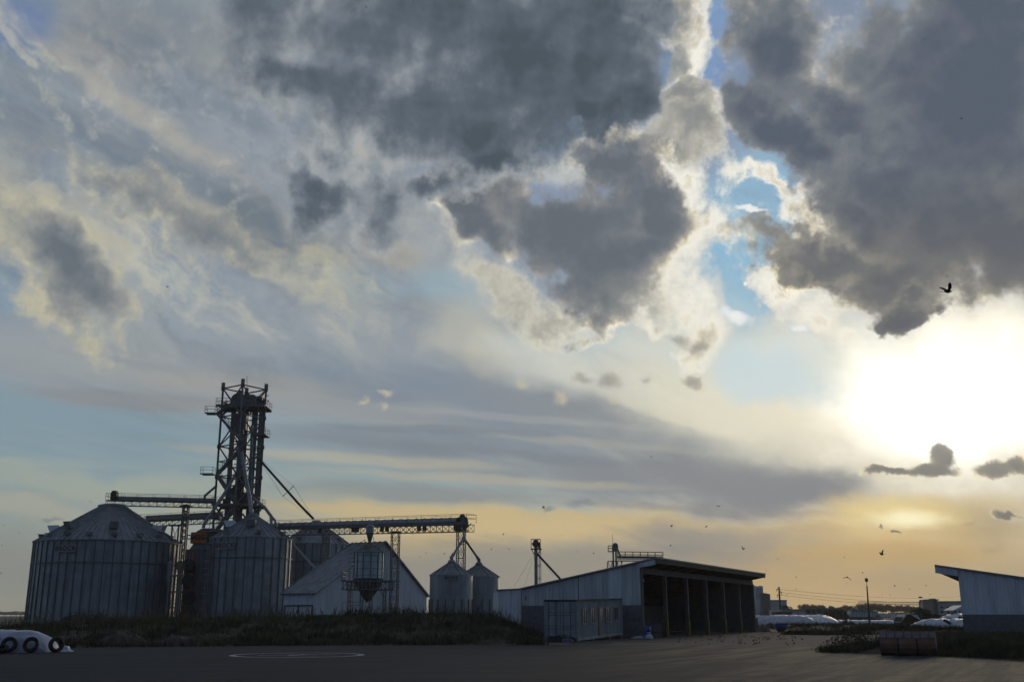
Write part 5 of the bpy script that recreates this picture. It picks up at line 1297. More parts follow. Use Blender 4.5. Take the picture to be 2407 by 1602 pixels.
g = MB(); a_, b_ = at(1452, 1312, D), at(1556, 1313, D+1.5); lattice(g, a_-V((0, 0, .27)), b_-V((0, 0, .27)), .27, .5, .38, .03, 'x'); g.bar(a_+V((0, 0, .17)), b_+V((0, 0, .17)), .35, .22); g.build('conveyor_casing', M['steel'], e2)
g = MB(); railing(g, a_+V((0, -.3, .05)), b_+V((.1, -.3, .05)), .66, .75, .02); railing(g, a_+V((0, .3, .05)), b_+V((.1, .3, .05)), .66, .75, .02); g.build('railing', M['rust'], e2)
g = MB(); g.tube(c+V((.25, 0, z+.2)), at(1459, 1308, D), .09, 8); g.build('spout', M['steel'], e2)

# ================================================================== silage bag with tyres, near left
def bag(name, label, pts, r, hgt, m, taper=1.2, cat='silage bag', seed=0.0, n=20, group=None, sub=26, wrinkle=.03):
    pts = [V(p) for p in pts]; g = MB(); L_ = [0]
    for a_, b_ in zip(pts, pts[1:]): L_.append(L_[-1]+(b_-a_).length)
    T = L_[-1]; m_ = sub
    rows = []
    for k in range(m_+1):
        s = T*k/m_; i = max(j for j in range(len(pts)-1) if L_[j] <= s+1e-6); f = (s-L_[i])/(L_[i+1]-L_[i]); p = pts[i].lerp(pts[i+1], f); d_ = (pts[i+1]-pts[i]).normalized(); sd = d_.cross(V((0, 0, 1)))
        e = min(1, (T-s)/taper, s/taper if taper else 1); e = max(0.06, sqrt(max(0, 1-(1-e)**2)))
        ring = []
        for q in range(n+1):
            t_ = pi*q/n; wr = 1+wrinkle*mnoise.noise(V((s*1.6+seed, t_*2.2, seed)))+wrinkle*.6*mnoise.noise(V((s*5+seed, t_*5, seed)))
            cx_ = abs(cos(t_))**.75*(1 if cos(t_) > 0 else -1)
            ring.append(p + sd*(r*cx_*wr*(.5+.5*e)) + V((0, 0, hgt*e*(sin(t_)**.8 if sin(t_) > 0 else 0)*wr)))
        rows.append(ring)
    for ring in rows: g.v += ring
    w_ = n+1
    for k in range(m_):
        for q in range(n): a_ = k*w_+q; g.f.append((a_, a_+1, a_+w_+1, a_+w_))
    g.f.append(tuple(range(w_))); g.f.append(tuple(m_*w_+i for i in range(w_)))
    o = g.build(name, m, smooth=True); tag(o, label, cat, group); return o
D = 50.5
bag('silage_bag', 'white plastic silage bag end weighed down by tyres at the near left edge', [(-40, 56, 0), (-30, 52.8, 0), (at(136, 1500, D+1).x, D+.6, 0)], 1.05, .97, M['plastic_print'], taper=1.6, sub=80, wrinkle=.09)
def tyre(label, loc, R_, w_, tilt, yaw, group='tyres on the near silage bag'):
    g = MB(); n, m_ = 32, 12
    for i in range(n):
        t_ = 2*pi*i/n
        for j in range(m_):
            u = 2*pi*j/m_; rr = R_*.76 + R_*.24*cos(u)*(1 if cos(u) < 0 else 1.0); y = w_*.5*(abs(sin(u))**.6)*(1 if sin(u) > 0 else -1)
            tr = 1+.012*(1 if (i % 2 == 0 and cos(u) > .5) else 0)
            g.v.append(V((rr*tr*cos(t_), y, rr*tr*sin(t_))))
    for i in range(n):
        for j in range(m_):
            a_, b_ = i*m_+j, i*m_+(j+1) % m_; c_, d_ = ((i+1) % n)*m_+(j+1) % m_, ((i+1) % n)*m_+j; g.f.append((a_, b_, c_, d_))
    R3 = Matrix.Rotation(yaw, 3, 'Z') @ Matrix.Rotation(tilt, 3, 'X'); g.v = [R3 @ v + V(loc) for v in g.v]
    o = g.build('tyre', M['rubber'], smooth=True); tag(o, label, 'tyre', group); return o
tyre('tyre leaning on the white bag at the left picture edge, leftmost whole tyre', (at(18, 1512, 50).x, 50.15, .36), .36, .2, -.25, .15)
tyre('tyre leaning on the middle of the white bag, second from its right end', (at(71, 1510, 50).x, 50.1, .36), .36, .2, -.25, .1)
tyre('tyre standing edgeways at the right tip of the white bag', (at(133, 1509, 50.5).x, 50.5, .35), .36, .24, -.1, .85)
tyre('tyre lying partly cut off by the left picture edge', (at(-3, 1523, 49).x, 49.3, .2), .3, .22, -1.1, .1)
p = lay(153, 1523, 52); g = MB(); g.lathe(p, [(.42, 0), (.24, .1), (.17, .22), (.02, .27)], 9)
for v in g.v: v += V((.1*mnoise.noise(v*4), .1*mnoise.noise(v*4+V((9, 0, 0))), 0))
tag(g.build('plastic_scrap', M['plastic'], smooth=True), 'white plastic scrap on the asphalt right of the tyres', 'plastic scrap')

# helipad style marking
ms = MB(); mc = at(700, 1534.5, 47.3); mc.z = 0; Rm = 2.9; n = 64
for i in range(n):
    t0, t1 = 2*pi*i/n, 2*pi*(i+1)/n
    ms.quad(*[mc+V((r_*cos(t_), r_*sin(t_)*1.0, .001)) for r_, t_ in ((Rm-.26, t0), (Rm, t0), (Rm, t1), (Rm-.26, t1))])
hr = radians(10)
def hq(x0, y0, x1, y1): return [mc+Matrix.Rotation(radians(72), 3, 'Z') @ V((x_, y_, .001)) for x_, y_ in ((x0, y0), (x1, y0), (x1, y1), (x0, y1))]
ms.quad(*hq(-.95, -1.5, -.78, 1.5)); ms.quad(*hq(.78, -1.5, .95, 1.5)); ms.quad(*hq(-.78, -.09, .78, .09))
M['paint'] = material('worn white paint', (.42, .45, .50), .7, 0, .4, 3.0)
struct('painted_marking', ms, M['paint'])
# ================================================================== right middle distance
def polybag(label, px0, py0t, px1, py1t, D0, D1, h0, r, mid=None, group='white silage bags beyond the yard', seed=0, taper=4.0):
    a_, b_ = at(px0, py0t, D0), at(px1, py1t, D1); a_.z = b_.z = 0; pts = [a_, b_] if not mid else [a_, at(mid[0], 1450, mid[1]).xy.to_3d(), b_]
    return bag('silage_bag', label, pts, r, h0, M['plastic'], taper=taper, group=group, seed=seed, sub=70, wrinkle=.10)
PB1 = polybag('long white silage bag with faint red print emerging behind the open shed', 1690, 1450, 1912, 1455, 200, 172, 1.65, 1.5, seed=1)
polybag('second white silage bag, its sloping end pointing right beside the printed one', 1800, 1450, 1963, 1460, 215, 168, 1.75, 1.5, seed=2, taper=9)
polybag('low thin white silage bag running behind the lamp pole', 1930, 1455, 2180, 1460, 182, 165, .95, 1.2, seed=3)
polybag('white silage bag topped with tyres at the left edge of the ribbed shed', 2150, 1455, 2330, 1455, 128, 116, 1.3, 1.8, seed=4, taper=4)
polybag('another white silage bag behind the one topped with tyres', 2205, 1455, 2340, 1455, 150, 136, 1.85, 1.7, seed=5, taper=5)
for k, (px, py) in enumerate(((2213, 1457), (2236, 1457), (2247, 1458), (2262, 1453), (2226, 1460))):
    p = at(px, py, 126-k*1.5); tyre(['leftmost tyre on the silage bag by the ribbed shed', 'third tyre from the left on the bag by the ribbed shed', 'fourth tyre from the left on the bag by the ribbed shed', 'rightmost tyre on the bag, against the ribbed shed', 'second tyre from the left on the bag by the ribbed shed'][k], p, .42, .3, -1.0, .3*k, 'tyres on the bag by the ribbed shed')
PB1.data.materials[0] = M['plastic_print']
# dark soil ridges and verge grass
def ridge(name, label, pts, h, w_, m, seed, blades_n=0, gm='grass', bh=(.15, .4)):
    g = MB(); pts = [V((*p, 0)) for p in pts]; n = 60; mm = 12; tops = []
    L_ = [0]
    for a_, b_ in zip(pts, pts[1:]): L_.append(L_[-1]+(b_-a_).length)
    T = L_[-1]
    def P(s): 
        i = max(j for j in range(len(pts)-1) if L_[j] <= s+1e-6); return pts[i].lerp(pts[i+1], (s-L_[i])/(L_[i+1]-L_[i])), (pts[i+1]-pts[i]).normalized()
    def Z(s, v): return max(-.02, h*(1-v*v)*(.75+.6*mnoise.noise(V((s*.35, v*1.5, seed)))+.25*mnoise.noise(V((s*1.5, v*3, seed))))*min(1, s/2+.05, (T-s)/2+.05))
    for k in range(n+1):
        s = T*k/n; p, d_ = P(s); sd = d_.cross(V((0, 0, 1)))
        for j in range(mm+1): v = -1+2*j/mm; g.v.append(p+sd*w_*v+V((0, 0, Z(s, v)-.015)))
    for k in range(n):
        for j in range(mm): a_ = k*(mm+1)+j; g.f.append((a_, a_+1, a_+mm+2, a_+mm+1))
    o = g.build(name, m, smooth=True); o['kind'] = 'structure'
    if blades_n:
        Q = []
        for k in range(blades_n):
            s = rnd.random()*T; v = rnd.uniform(-.95, .95); p, d_ = P(s); q = p+d_.cross(V((0, 0, 1)))*w_*v
            if mnoise.noise(V((q.x*.4, q.y*.3, seed+2))) < -.15: continue
            Q.append((q.x, q.y, Z(s, v), .8+.6*rnd.random()))
        blades('grass', label, Q, M[gm], h=bh, w=.05, n_per=4)
    return o
X_ = lambda px, D: at(px, 1446, D).x
ridge('soil_ridge', 'rough grass on the soil ridge before the silage bags', [(X_(1782, 150), 150), (X_(1900, 145), 145), (X_(1975, 140), 140), (X_(2120, 132), 132), (X_(2290, 118), 118)], .55, 9, M['bank'], 3, 3800)
ridge('soil_ridge', 'dark grass on the verge left of the ribbed shed', [(X_(2030, 108), 108), (X_(2130, 102), 102), (X_(2275, 94), 94)], .55, 6, M['bank'], 8, 2800)
ridge('verge', 'coarse weeds on the verge right of the loader bucket', [(X_(1990, 53), 53.5), (X_(2090, 52), 52), (X_(2230, 49.5), 49.0), (X_(2420, 46.5), 44.5), (X_(2560, 44), 40)], .42, 3.6, M['bank'], 12, 5200, bh=(.1, .32))
ridge('verge', 'weeds before the block base of the ribbed shed', [(X_(2225, 78), 78), (X_(2330, 76), 72), (X_(2480, 66), 66)], .35, 7, M['bank'], 17, 2600)
ridge('verge', 'thin weeds beyond the trailer at the far side of the yard', [(X_(1850, 100), 100), (X_(1920, 98), 98), (X_(1960, 96), 96)], .14, 1.6, M['bank'], 21, 600)
p = lay(2015, 1527, 52.5)
bush('weed_clump', 'tall dark clump of weeds left of the loader bucket', 'weeds', p, [(0, .8, .4, 1.0, .8, .55), (-.8, .5, .25, .8, .6, .35), (.8, .6, .4, .7, .7, .5), (.3, .9, .62, .5, .5, .42)], 1500, .055)
p = lay(1955, 1525, 53); bush('weed_clump', 'small low clump of weeds at the left tip of the verge', 'weeds', p, [(0, .3, .08, .8, .4, .14), (.7, .3, .12, .5, .4, .18)], 2500, .05, m=M['leafd'])
p = lay(2380, 1538, 48); bush('weed_clump', 'dark weeds at the right picture edge', 'weeds', p, [(0, .8, .2, 1.0, .7, .4), (-1.2, .7, .15, .7, .5, .3)], 1300, .06)

# loader bucket
BD = 46.6; b0, b1 = at(2071, 1535, BD+.3), at(2200, 1537, BD-.6); b0.z = b1.z = 0; bd = (b1-b0).normalized(); bn = V((bd.y, -bd.x, 0))
if bn.y > 0: bn = -bn
bk_ = thing('loader_bucket', 'worn orange brown loader bucket lying on the asphalt edge with ribbed top', 'loader bucket', b0); BW = (b1-b0).length
prof = [(0.55, .02), (.15, .0), (-.05, .1), (-.16, .3), (-.18, .5), (-.10, .70)]           # (towards back, height): curved outer shell seen from behind
def bp_(s, y, z): return b0+bd*s-bn*(y)+V((0, 0, z))
segs_ = [(0, .31), (.345, .655), (.69, 1)]
for (f0, f1) in segs_:
    g = MB()
    for (y0, z0), (y1, z1) in zip(prof, prof[1:]):
        g.quad(bp_(BW*f0, y0+.16, z0), bp_(BW*f1, y0+.16, z0), bp_(BW*f1, y1+.16, z1), bp_(BW*f0, y1+.16, z1))
    g.build('shell_panel', M['rust'], bk_, smooth=True)
g = MB()
for (y0, z0), (y1, z1) in zip(prof, prof[1:]): g.quad(bp_(0, y0+.22, z0+.01), bp_(BW, y0+.22, z0+.01), bp_(BW, y1+.22, z1), bp_(0, y1+.22, z1))
g.build('inner_shell', M['dsteel'], bk_, smooth=True)
g = MB(); g.prism([bp_(0, .06, .70), bp_(0, .06, .74), bp_(0, .52, 1.0), bp_(0, .55, .96)], bd*BW); g.build('top_plate', M['bucket'], bk_)
for k in range(6):
    s = BW*(.115+.155*k); g = MB(); g.prism([bp_(s, .02, .73), bp_(s, .5, 1.01), bp_(s, .5, 1.08), bp_(s, .04, .80)], bd*.03); g.build('rib', M['dsteel'], bk_)
for s in (-.02, BW):
    g = MB(); g.prism([bp_(s, .71, .02), bp_(s, .31, 0), bp_(s, .11, .1), bp_(s, 0, .3), bp_(s, -.02, .5), bp_(s, .06, .74), bp_(s, .55, 1.0), bp_(s, 1.1, .5), bp_(s, 1.15, .05)], bd*.03); g.build('side_plate', M['bucket'], bk_)
for f in (.325, .67):
    g = MB()
    for (y0, z0), (y1, z1) in zip(prof, prof[1:]): g.bar(bp_(BW*f, y0+.19, z0+.02), bp_(BW*f, y1+.19, z1+.02), .045, .05)
    g.build('bracket', M['dsteel'], bk_)

# trailer generator
tD = 112; tr = thing('utility_trailer', 'small blue boxed trailer on two wheels at the far side of the yard', 'trailer', (X_(1836, tD), tD, 0))
a_, b_ = at(1823.5, 1476, tD), at(1848.5, 1464, tD); g = MB(); g.prism([(a_.x, tD, a_.z), (b_.x, tD, a_.z), (b_.x+.02, tD, a_.z+.5), (b_.x-.12, tD, b_.z), (a_.x+.08, tD, b_.z), (a_.x, tD, a_.z+.45)], (0, 1.0, 0)); g.build('body', M['blue'], tr)
g = MB(); g.box(((a_.x+b_.x)/2, tD+.5, b_.z+.02), (b_.x-a_.x-.2, .9, .04)); g.build('lid', M['trim'], tr)
for y_ in (tD-.06, tD+1.06): g = MB(); xw = at(1838, 1480, tD).x; g.tube((xw, y_-.09, .3), (xw, y_+.09, .3), .3, 18); g.build('wheel', M['rubber'], tr)
g = MB(); g.bar((a_.x, tD+.5, .5), (a_.x-.9, tD+.5, .42), .07); g.bar((a_.x-.9, tD+.5, .42), (a_.x-.9, tD+.5, .05), .06); g.bar((b_.x+.02, tD+.5, a_.z), (b_.x+.02, tD+.5, .05), .05); g.build('drawbar', M['dsteel'], tr)
g = MB(); p = V((X_(1886, 108), 108, 0)); g.bar(p, p+V((0, 0, 1.1)), .05); tag(g.build('stake', M['dsteel']), 'thin stake standing beyond the yard right of the blue trailer', 'stake')
mound('gravel_mound', 'pale gravel heap left of the blue trailer', 1782, 1815, 1468, 1483, 9, M['conc'], 'mound', D=114)
for k, (px, py, D, w_, h_) in enumerate(((1992, 1459, 150, 1.2, 1.0), (2005, 1461, 149, .9, .7))):
    mound('soil_mound', ['pointed dark soil heap before the low thin silage bag', 'smaller rounded soil heap beside the pointed one'][k], px-9, px+10, py-3, 1475, k, M['dirt'], 'mound', D=D)

# lamp pole
lp = thing('lamp_pole', 'tall leaning pole with a small box lamp before the silage bags', 'lamp pole', (X_(2042, 140), 140, 0)); t0 = at(2036.5, 1360, 140); b0_ = V((X_(2042.5, 140), 140, 0))
g = MB(); g.tube(b0_, b0_.lerp(t0, .86), .14, 10, .08); g.tube(b0_.lerp(t0, .86), t0, .035, 6); g.build('pole', M['dsteel'], lp)
g = MB(); g.lathe(t0-V((0, 0, .3)), [(.1, -.05), (.2, 0), (.2, .35), (.1, .42), (.02, .45)], 12); g.build('lamp_head', M['rust'], lp)
# power pole
pp = thing('power_pole', 'concrete power pole with three side arms before the pale factory', 'power pole', (X_(1835, 300), 300, 0)); b0_ = V((X_(1835, 300), 300, 0)); t0 = at(1831, 1378, 300)
g = MB(); g.tube(b0_, t0, .35, 8, .2); g.build('pole', M['dsteel'], pp)
for (px, py, s) in ((1826, 1384, -1), (1837, 1391, 1), (1827, 1397.5, -1)):
    g = MB(); q = b0_.lerp(t0, (t0.z-zz(py, 300))/t0.z*-1+1); e = at(px, py, 300); q = V((t0.x+(b0_.x-t0.x)*(1-e.z/t0.z), 300, e.z)); g.bar(q, e, .16); g.bar(q+V((0, 0, .7)), e, .08); g.bar(e, e-V((0, 0, .7)), .12); g.build('arm', M['dsteel'], pp)
for k, (py, pye) in enumerate(((1384, 1400), (1391, 1411), (1397.5, 1418))):
    g = MB(); a_ = at(1834, py, 300); b_ = at(2260, pye, 520); pv = a_
    for i in range(1, 13): f = i/12; q = a_.lerp(b_, f)-V((0, 0, 3.2*4*f*(1-f)*.5)); g.tube(pv, q, .035, 4, cap=False); pv = q
    tag(g.build('power_line', M['dsteel']), ['topmost overhead wire right of the power pole', 'middle overhead wire right of the power pole', 'lowest overhead wire right of the power pole'][k], 'wire', 'wires from the power pole')

# factory
fa = thing('factory', 'pale blue grey factory block with a tall tower and lower halls behind the open shed', 'factory', (X_(1790, 350), 350, 0)); D = 350
def bxx(g, px0, px1, pyt, D, dep, pyb=None):
    a_, b_ = at(px0, pyt, D), at(px1, pyt, D); z0 = zz(pyb, D) if pyb else 0; xa, xb = at(px0, 1440, D).x, at(px1, 1440, D).x
    g.box(((xa+xb)/2, D+dep/2, (a_.z+z0)/2), (xb-xa, dep, a_.z-z0))
g = MB(); bxx(g, 1740, 1779, 1374.5, D, 14); bxx(g, 1779, 1797, 1376.5, D-.5, 14); g.build('tower', M['facade'], fa)
g = MB()
for k in range(5): bxx(g, 1780+k*3.4, 1781.2+k*3.4, 1381, D-.62, .1, 1407)
g.build('louvre', M['steel'], fa)
g = MB(); bxx(g, 1740, 1792, 1408, D-12, 12); g.build('hall', M['facade'], fa)
g = MB(); bxx(g, 1806, 1851, 1409.5, D-10, 25); g.build('hall', M['facade'], fa)
g = MB(); bxx(g, 1806, 1851.4, 1408.8, D-10.3, 25, 1411); bxx(g, 1806, 1851.4, 1420.6, D-10.3, .3, 1421.2); g.build('trim', M['pipe'], fa)
for k, px in enumerate((1795.5, 1800, 1804)):
    g = MB(); x_ = at(px, 1420, D-16).x; g.tube((x_, D-16, 0), (x_, D-16, zz(1393+k, D-16)), 1.0, 14); g.build('process_silo', M['conc'], fa, smooth=True)
for k in range(5):
    g = MB(); q = at(1839+k*2.6, 1426, D-10.2); g.box(q, (.8, .2, .9)); g.build('window', M['sign'], fa)
g = MB()
for px in (1787, 1792): q = at(px, 1394, D-15); g.bar((q.x, q.y, 0), q, .25)
for k in range(8): z = 3+k*1.1; g.bar((at(1787, 1420, D-15).x, D-15, z), (at(1792, 1420, D-15).x, D-15, z), .12)
g.build('stair_frame', M['steel'], fa)
g = MB(); a_ = at(1740, 1430, 250); b_ = at(2010, 1432, 240)
def lowb(name, label, cat, px0, px1, pyt, D, dep, m, roofm=None, wins=0, wpy=None):
    t = thing(name, label, cat, (X_((px0+px1)/2, D), D, 0)); g = MB(); bxx(g, px0, px1, pyt, D, dep); g.build('wall', M[m], t)
    g = MB(); bxx(g, px0-.6, px1+.6, pyt-1.0, D-.3, dep+.6, pyt+.2); g.build('roof', M[roofm or 'pipe'], t)
    for k in range(wins):
        q = at(px0+(px1-px0)*(k+.5)/wins, wpy, D-.05); g = MB(); g.box(q, ((px1-px0)/wins*.45*D/2529, .1, .8)); g.build('window', M['glass'], t)
    return t
lowb('warehouse', 'low grey warehouse right of the factory beneath the far trees', 'warehouse', 1835, 1893, 1432, 270, 12, 'facade2', wins=0)
lowb('warehouse', 'long low brown roofed warehouse behind the silage bags', 'warehouse', 1893, 1985, 1431, 290, 12, 'conc', 'dark_roof', 7, 1437)
lowb('hut', 'small dark brick hut at the far end of the open shed', 'hut', 1764, 1776, 1430, 150, 4, 'brown', 'dark_roof')
lowb('hut', 'low dark roofed hut behind the printed silage bag', 'hut', 1824, 1862, 1437.5, 230, 4, 'brown', 'dark_roof')
lowb('hut', 'faint pale hut between the tent and the big bush', 'hut', 2105, 2127, 1440, 330, 5, 'facade2')
# fence
fe = thing('post_fence', 'thin wire fence with posts behind the silage bags', 'fence', (X_(1870, 225), 225, 0))
g = MB(); x0, x1 = X_(1770, 225), X_(2000, 225)
for z in (.8, 1.4, 2.0): g.bar((x0, 225, z), (x1, 225, z), .035)
g.build('wire', M['steel'], fe)
for k in range(14): x_ = x0+(x1-x0)*k/13; g = MB(); g.bar((x_, 225, 0), (x_, 225, 2.5), .12); g.build('post', M['conc'], fe)
# machinery heap and semi trailer
mh = MB(); q = at(1965, 1446, 235); q.z = 0
leaves(mh, q+V((0, 0, 1.6)), 3.2, 1.5, 1.1, 900, .35); leaves(mh, q+V((5.5, 0, 1.3)), 3.0, 1.5, .9, 700, .35)
tag(mesh_raw('scrub', mh, M['leafd']), 'dark tangled scrub behind the low thin silage bag', 'scrub')
D = 215; sm = thing('semi_trailer', 'pale grey bulk semi trailer parked behind the low silage bag', 'trailer', (X_(2032, D), D, 0))
g = MB(); a_, b_ = at(2000, 1434.5, D), at(2064, 1449, D); g.prism([(a_.x, D, b_.z+.5), (a_.x+.4, D, b_.z), (b_.x-.6, D, b_.z), (b_.x, D, b_.z+.5), (b_.x, D, a_.z-.15), (a_.x, D, a_.z)], (0, 2.4, 0)); g.build('body', M['facade'], sm)
g = MB()
for k in range(11): x_ = a_.x+(b_.x-a_.x)*k/10; g.box((x_, D-.04, (a_.z+b_.z)/2), (.1, .08, a_.z-b_.z-.2))
g.bar((a_.x, D-.1, a_.z), (b_.x, D-.1, a_.z-.15), .16); g.build('side_rail', M['pipe'], sm)
g = MB(); g.bar((a_.x+.3, D+1.2, .95), (b_.x-.3, D+1.2, .95), 1.6, .25); g.build('chassis', M['dsteel'], sm)
for px in (2006, 2012, 2048, 2054, 2060): g = MB(); x_ = at(px, 1455, D).x; g.tube((x_, D-.1, .5), (x_, D+.3, .5), .5, 16); g.build('wheel', M['rubber'], sm)
g = MB(); q = at(2066, 1446, D); g.prism([(b_.x+.1, D, .3), (b_.x+1.0, D, .3), (b_.x+1.0, D, 1.0), (b_.x+.1, D, 2.0)], (0, 2, 0)); g.build('rear_ramp', M['pipe'], sm)
# white tent roof
t = thing('white_tent', 'small bright white tent roof right of the semi trailer', 'tent', (X_(2086, 260), 260, 0)); a_, b_, c_ = at(2062, 1440.5, 260), at(2077, 1440.5, 260), at(2101, 1448.5, 260)
g = MB(); g.prism([a_, b_, b_-V((0, 0, .9)), a_-V((0, 0, .9))], (0, 4, 0)); g.build('wall', M['facade'], t)
g = MB(); g.prism([b_, at(2087, 1441, 260), c_, at(2077, 1448.5, 260)], (0, 4, 0)); g.build('roof', M['whiteroof'], t)
# tarp covered heap
D = 150; a_ = at(2119, 1456, D); b_ = at(2164, 1456, D); z1 = zz(1443.5, D); 
hp = MB(); hp.prism([(a_.x, D, 0), (a_.x-.05, D, a_.z-.1), (a_.x+.6, D, z1), (b_.x-.5, D, z1-.05), (b_.x, D, a_.z), (b_.x+.25, D, 0)], (0, 3, 0)); tp = thing('covered_heap', 'dark earth heap under a pale tarpaulin in the middle distance', 'covered heap', (a_.x, D, 0))
hp.build('heap', M['bank'], tp)
g = MB(); 
g.quad((a_.x-.08, D-.06, a_.z-.3), (a_.x+.1, D-.3, a_.z+.05), (a_.x+.75, D-.05, z1-.02), (a_.x+.58, D-.05, z1+.06)); g.quad((a_.x+.58, D-.05, z1+.06), (b_.x-.45, D-.05, z1+.02), (b_.x-.45, D+3, z1+.02), (a_.x+.58, D+3, z1+.06))
g.quad((b_.x-1.3, D-.06, z1-.02), (b_.x-.45, D-.05, z1+.02), (b_.x+.05, D-.06, a_.z-.05), (b_.x-.3, D-.3, a_.z+.05)); g.quad((a_.x-.08, D-.06, a_.z-.3), (a_.x+.58, D-.05, z1+.06), (a_.x+.58, D+3, z1+.06), (a_.x-.08, D+3, a_.z-.3)); g.build('tarpaulin', M['tarp'], tp)
# big bushes
def bigbush(label, px, D, w_, h_, n=2600, size=.16, m=None):
    p = V((X_(px, D), D, 0)); bush('bush', label, 'bush', p, [(0, 0, h_*.5, w_*.62, w_*.4, h_*.52), (-w_*.6, 0, h_*.3, w_*.5, w_*.35, h_*.36), (w_*.62, 0, h_*.32, w_*.5, w_*.35, h_*.36)], n/(w_*h_), size, m=m or M['leafd'])
bigbush('large dark rounded bush behind the tarpaulin covered heap', 2166, 170, 2.9, 2.9, 9000, .13)
bigbush('long low dark bush between the rounded bush and the ribbed shed', 2208, 172, 3.4, 1.75, 6000, .13)
bigbush('low dark bush left of the tarpaulin covered heap', 2098, 190, 3.0, 1.0, 3000, .13)
# office house right
D = 240; ho = thing('office_building', 'pale two storey building with a square turret behind the ribbed shed', 'building', (X_(2225, D), D, 0))
g = MB(); bxx(g, 2205, 2275, 1412.5, D, 10); g.build('wall', M['facade2'], ho)
g = MB(); bxx(g, 2195.5, 2206, 1407, D-.4, 6); bxx(g, 2199, 2202.5, 1405.5, D-.3, 3, 1407); g.build('turret', M['conc'], ho)
g = MB(); bxx(g, 2204, 2275.5, 1411.6, D-.3, 10.6, 1412.6); bxx(g, 2195, 2210.5, 1407.4, D-.5, 6.2, 1410); g.build('roof', M['conc'], ho)
for (px, py, w_, h_) in ((2213.5, 1426.5, 5, 3), (2228, 1426.5, 4.5, 2.6), (2245.5, 1426.5, 5, 2.8), (2214, 1437, 5.5, 3), (2229, 1437.5, 5, 3.4), (2245, 1437.5, 5.5, 3)):
    q = at(px, py, D-.05); s_ = D/2529; g = MB(); g.box(q, (w_*s_*1.1, .1, h_*s_*1.2)); g.build('window', M['glass'], ho)
g = MB(); q = at(2238, 1442, D-.05); g.box(q, (.35, .1, 1.0)); g.build('door', M['brown'], ho)
ca_ = thing('canopy', 'white pitched canopy on posts before the pale office building', 'canopy', (X_(2255, 215), 215, 0)); g = MB(); a_, b_ = at(2240.5, 1433, 215), at(2264, 1421.5, 215); g.prism([a_, b_, b_+V((3, 0, -.2)), V((b_.x+3, 215, a_.z))], (0, 5, 0)); g.build('roof', M['whiteroof'], ca_)
for px in (2245, 2257): g = MB(); x_ = X_(px, 215); g.bar((x_, 215, 0), (x_, 215, a_.z), .14); g.build('post', M['dsteel'], ca_)
# distant conveyor bridge
D = 450; cb = thing('conveyor_bridge', 'long thin lattice conveyor bridge on the horizon left of the office building', 'conveyor bridge', (X_(2110, D), D, 0))
g = MB(); a_, b_ = at(2019, 1419, D), at(2197, 1421, D); lattice(g, a_, b_, zz(1412.5, D)-zz(1419, D), 1.4, 1.25, .09, 'z'); g.build('truss', M['steel'], cb)
for px in (2108, 2120, 2139, 2192): g = MB(); x_ = X_(px, D); g.bar((x_, D, 0), (x_, D, a_.z), .22); g.build('leg', M['steel'], cb)
for (px, w_) in ((2022, 1.0), (2031, 1.0)): g = MB(); x_ = X_(px, D); mast(g, (x_, D, 0), 1.5, 0, a_.z, 2.5, .18); g.build('tower', M['steel'], cb)
g = MB(); q = at(2163.5, 1403, D); x_ = X_(2164, D); g.tube((x_, D, 0), q-V((0, 0, 1)), .75, 10, .55); g.box(q, (1.1, 1.1, .6)); g.tube(q-V((0, 0, 3.2)), q-V((0, 0, 2.0)), .95, 10); g.build('chimney', M['dsteel'], cb)

# ================================================================== trees on the horizon
def tree_proto(seed, H, W_, trunk_frac, n, size, m):
    rg = random.Random(seed); t = thing('tree', '', 'tree', (0, 0, 0)); g = MB()
    for k in range(rg.randint(5, 8)):
        a_ = rg.random()*6.28; rr = W_*.45*rg.random(); zc_ = H*(trunk_frac + (1-trunk_frac)*rg.uniform(.3, .85)); s = W_*rg.uniform(.28, .46)
        leaves(g, (rr*cos(a_), rr*sin(a_), zc_), s, s, s*rg.uniform(.6, .95)*H/W_*.42, n, size, rg=rg)
    mesh_raw('crown', g, m, t)
    g = MB(); g.tube((0, 0, -.1), (rg.uniform(-.2, .2), 0, H*.75), H*.022, 7, H*.008)
    for k in range(5): z = H*rg.uniform(.4, .7); a_ = rg.random()*6.28; g.tube((0, 0, z), (cos(a_)*W_*.35, sin(a_)*W_*.35, z+H*.18), H*.009, 5, H*.003)
    g.build('trunk', M['bark'], t); return t
ORD = ['leftmost', 'second', 'third', 'fourth', 'fifth', 'sixth', 'seventh', 'eighth', 'ninth', 'tenth', 'eleventh', 'twelfth', 'thirteenth', 'fourteenth', 'fifteenth', 'sixteenth', 'seventeenth', 'eighteenth', 'nineteenth', 'twentieth'] + [t_+' '+u_ if u_ else v_ for t_, v_ in (('twenty', ''), ('thirty', 'thirtieth'), ('forty', 'fortieth')) for u_ in ('', 'first', 'second', 'third', 'fourth', 'fifth', 'sixth', 'seventh', 'eighth', 'ninth')][1:]
def relabel(group, noun, tail):
    L_ = sorted([o for o in COL.objects if o.get('group') == group and o.parent is None], key=lambda o: o.location.x/o.location.y)
    for i, o in enumerate(L_):
        w_ = ORD[i] if i < len(ORD) else None
        if w_: o['label'] = (w_+' '+noun if i == 0 else w_+' '+noun+' from the left')+' '+tail
protos = [tree_proto(1, 11, 7.5, .15, 150, .5, M['leafd']), tree_proto(2, 11, 7, .12, 150, .5, M['leafd']), tree_proto(3, 12, 6, .45, 110, .5, M['leafd']), tree_proto(4, 12.5, 5.5, .5, 100, .5, M['leafd'])]
used = [False]*4
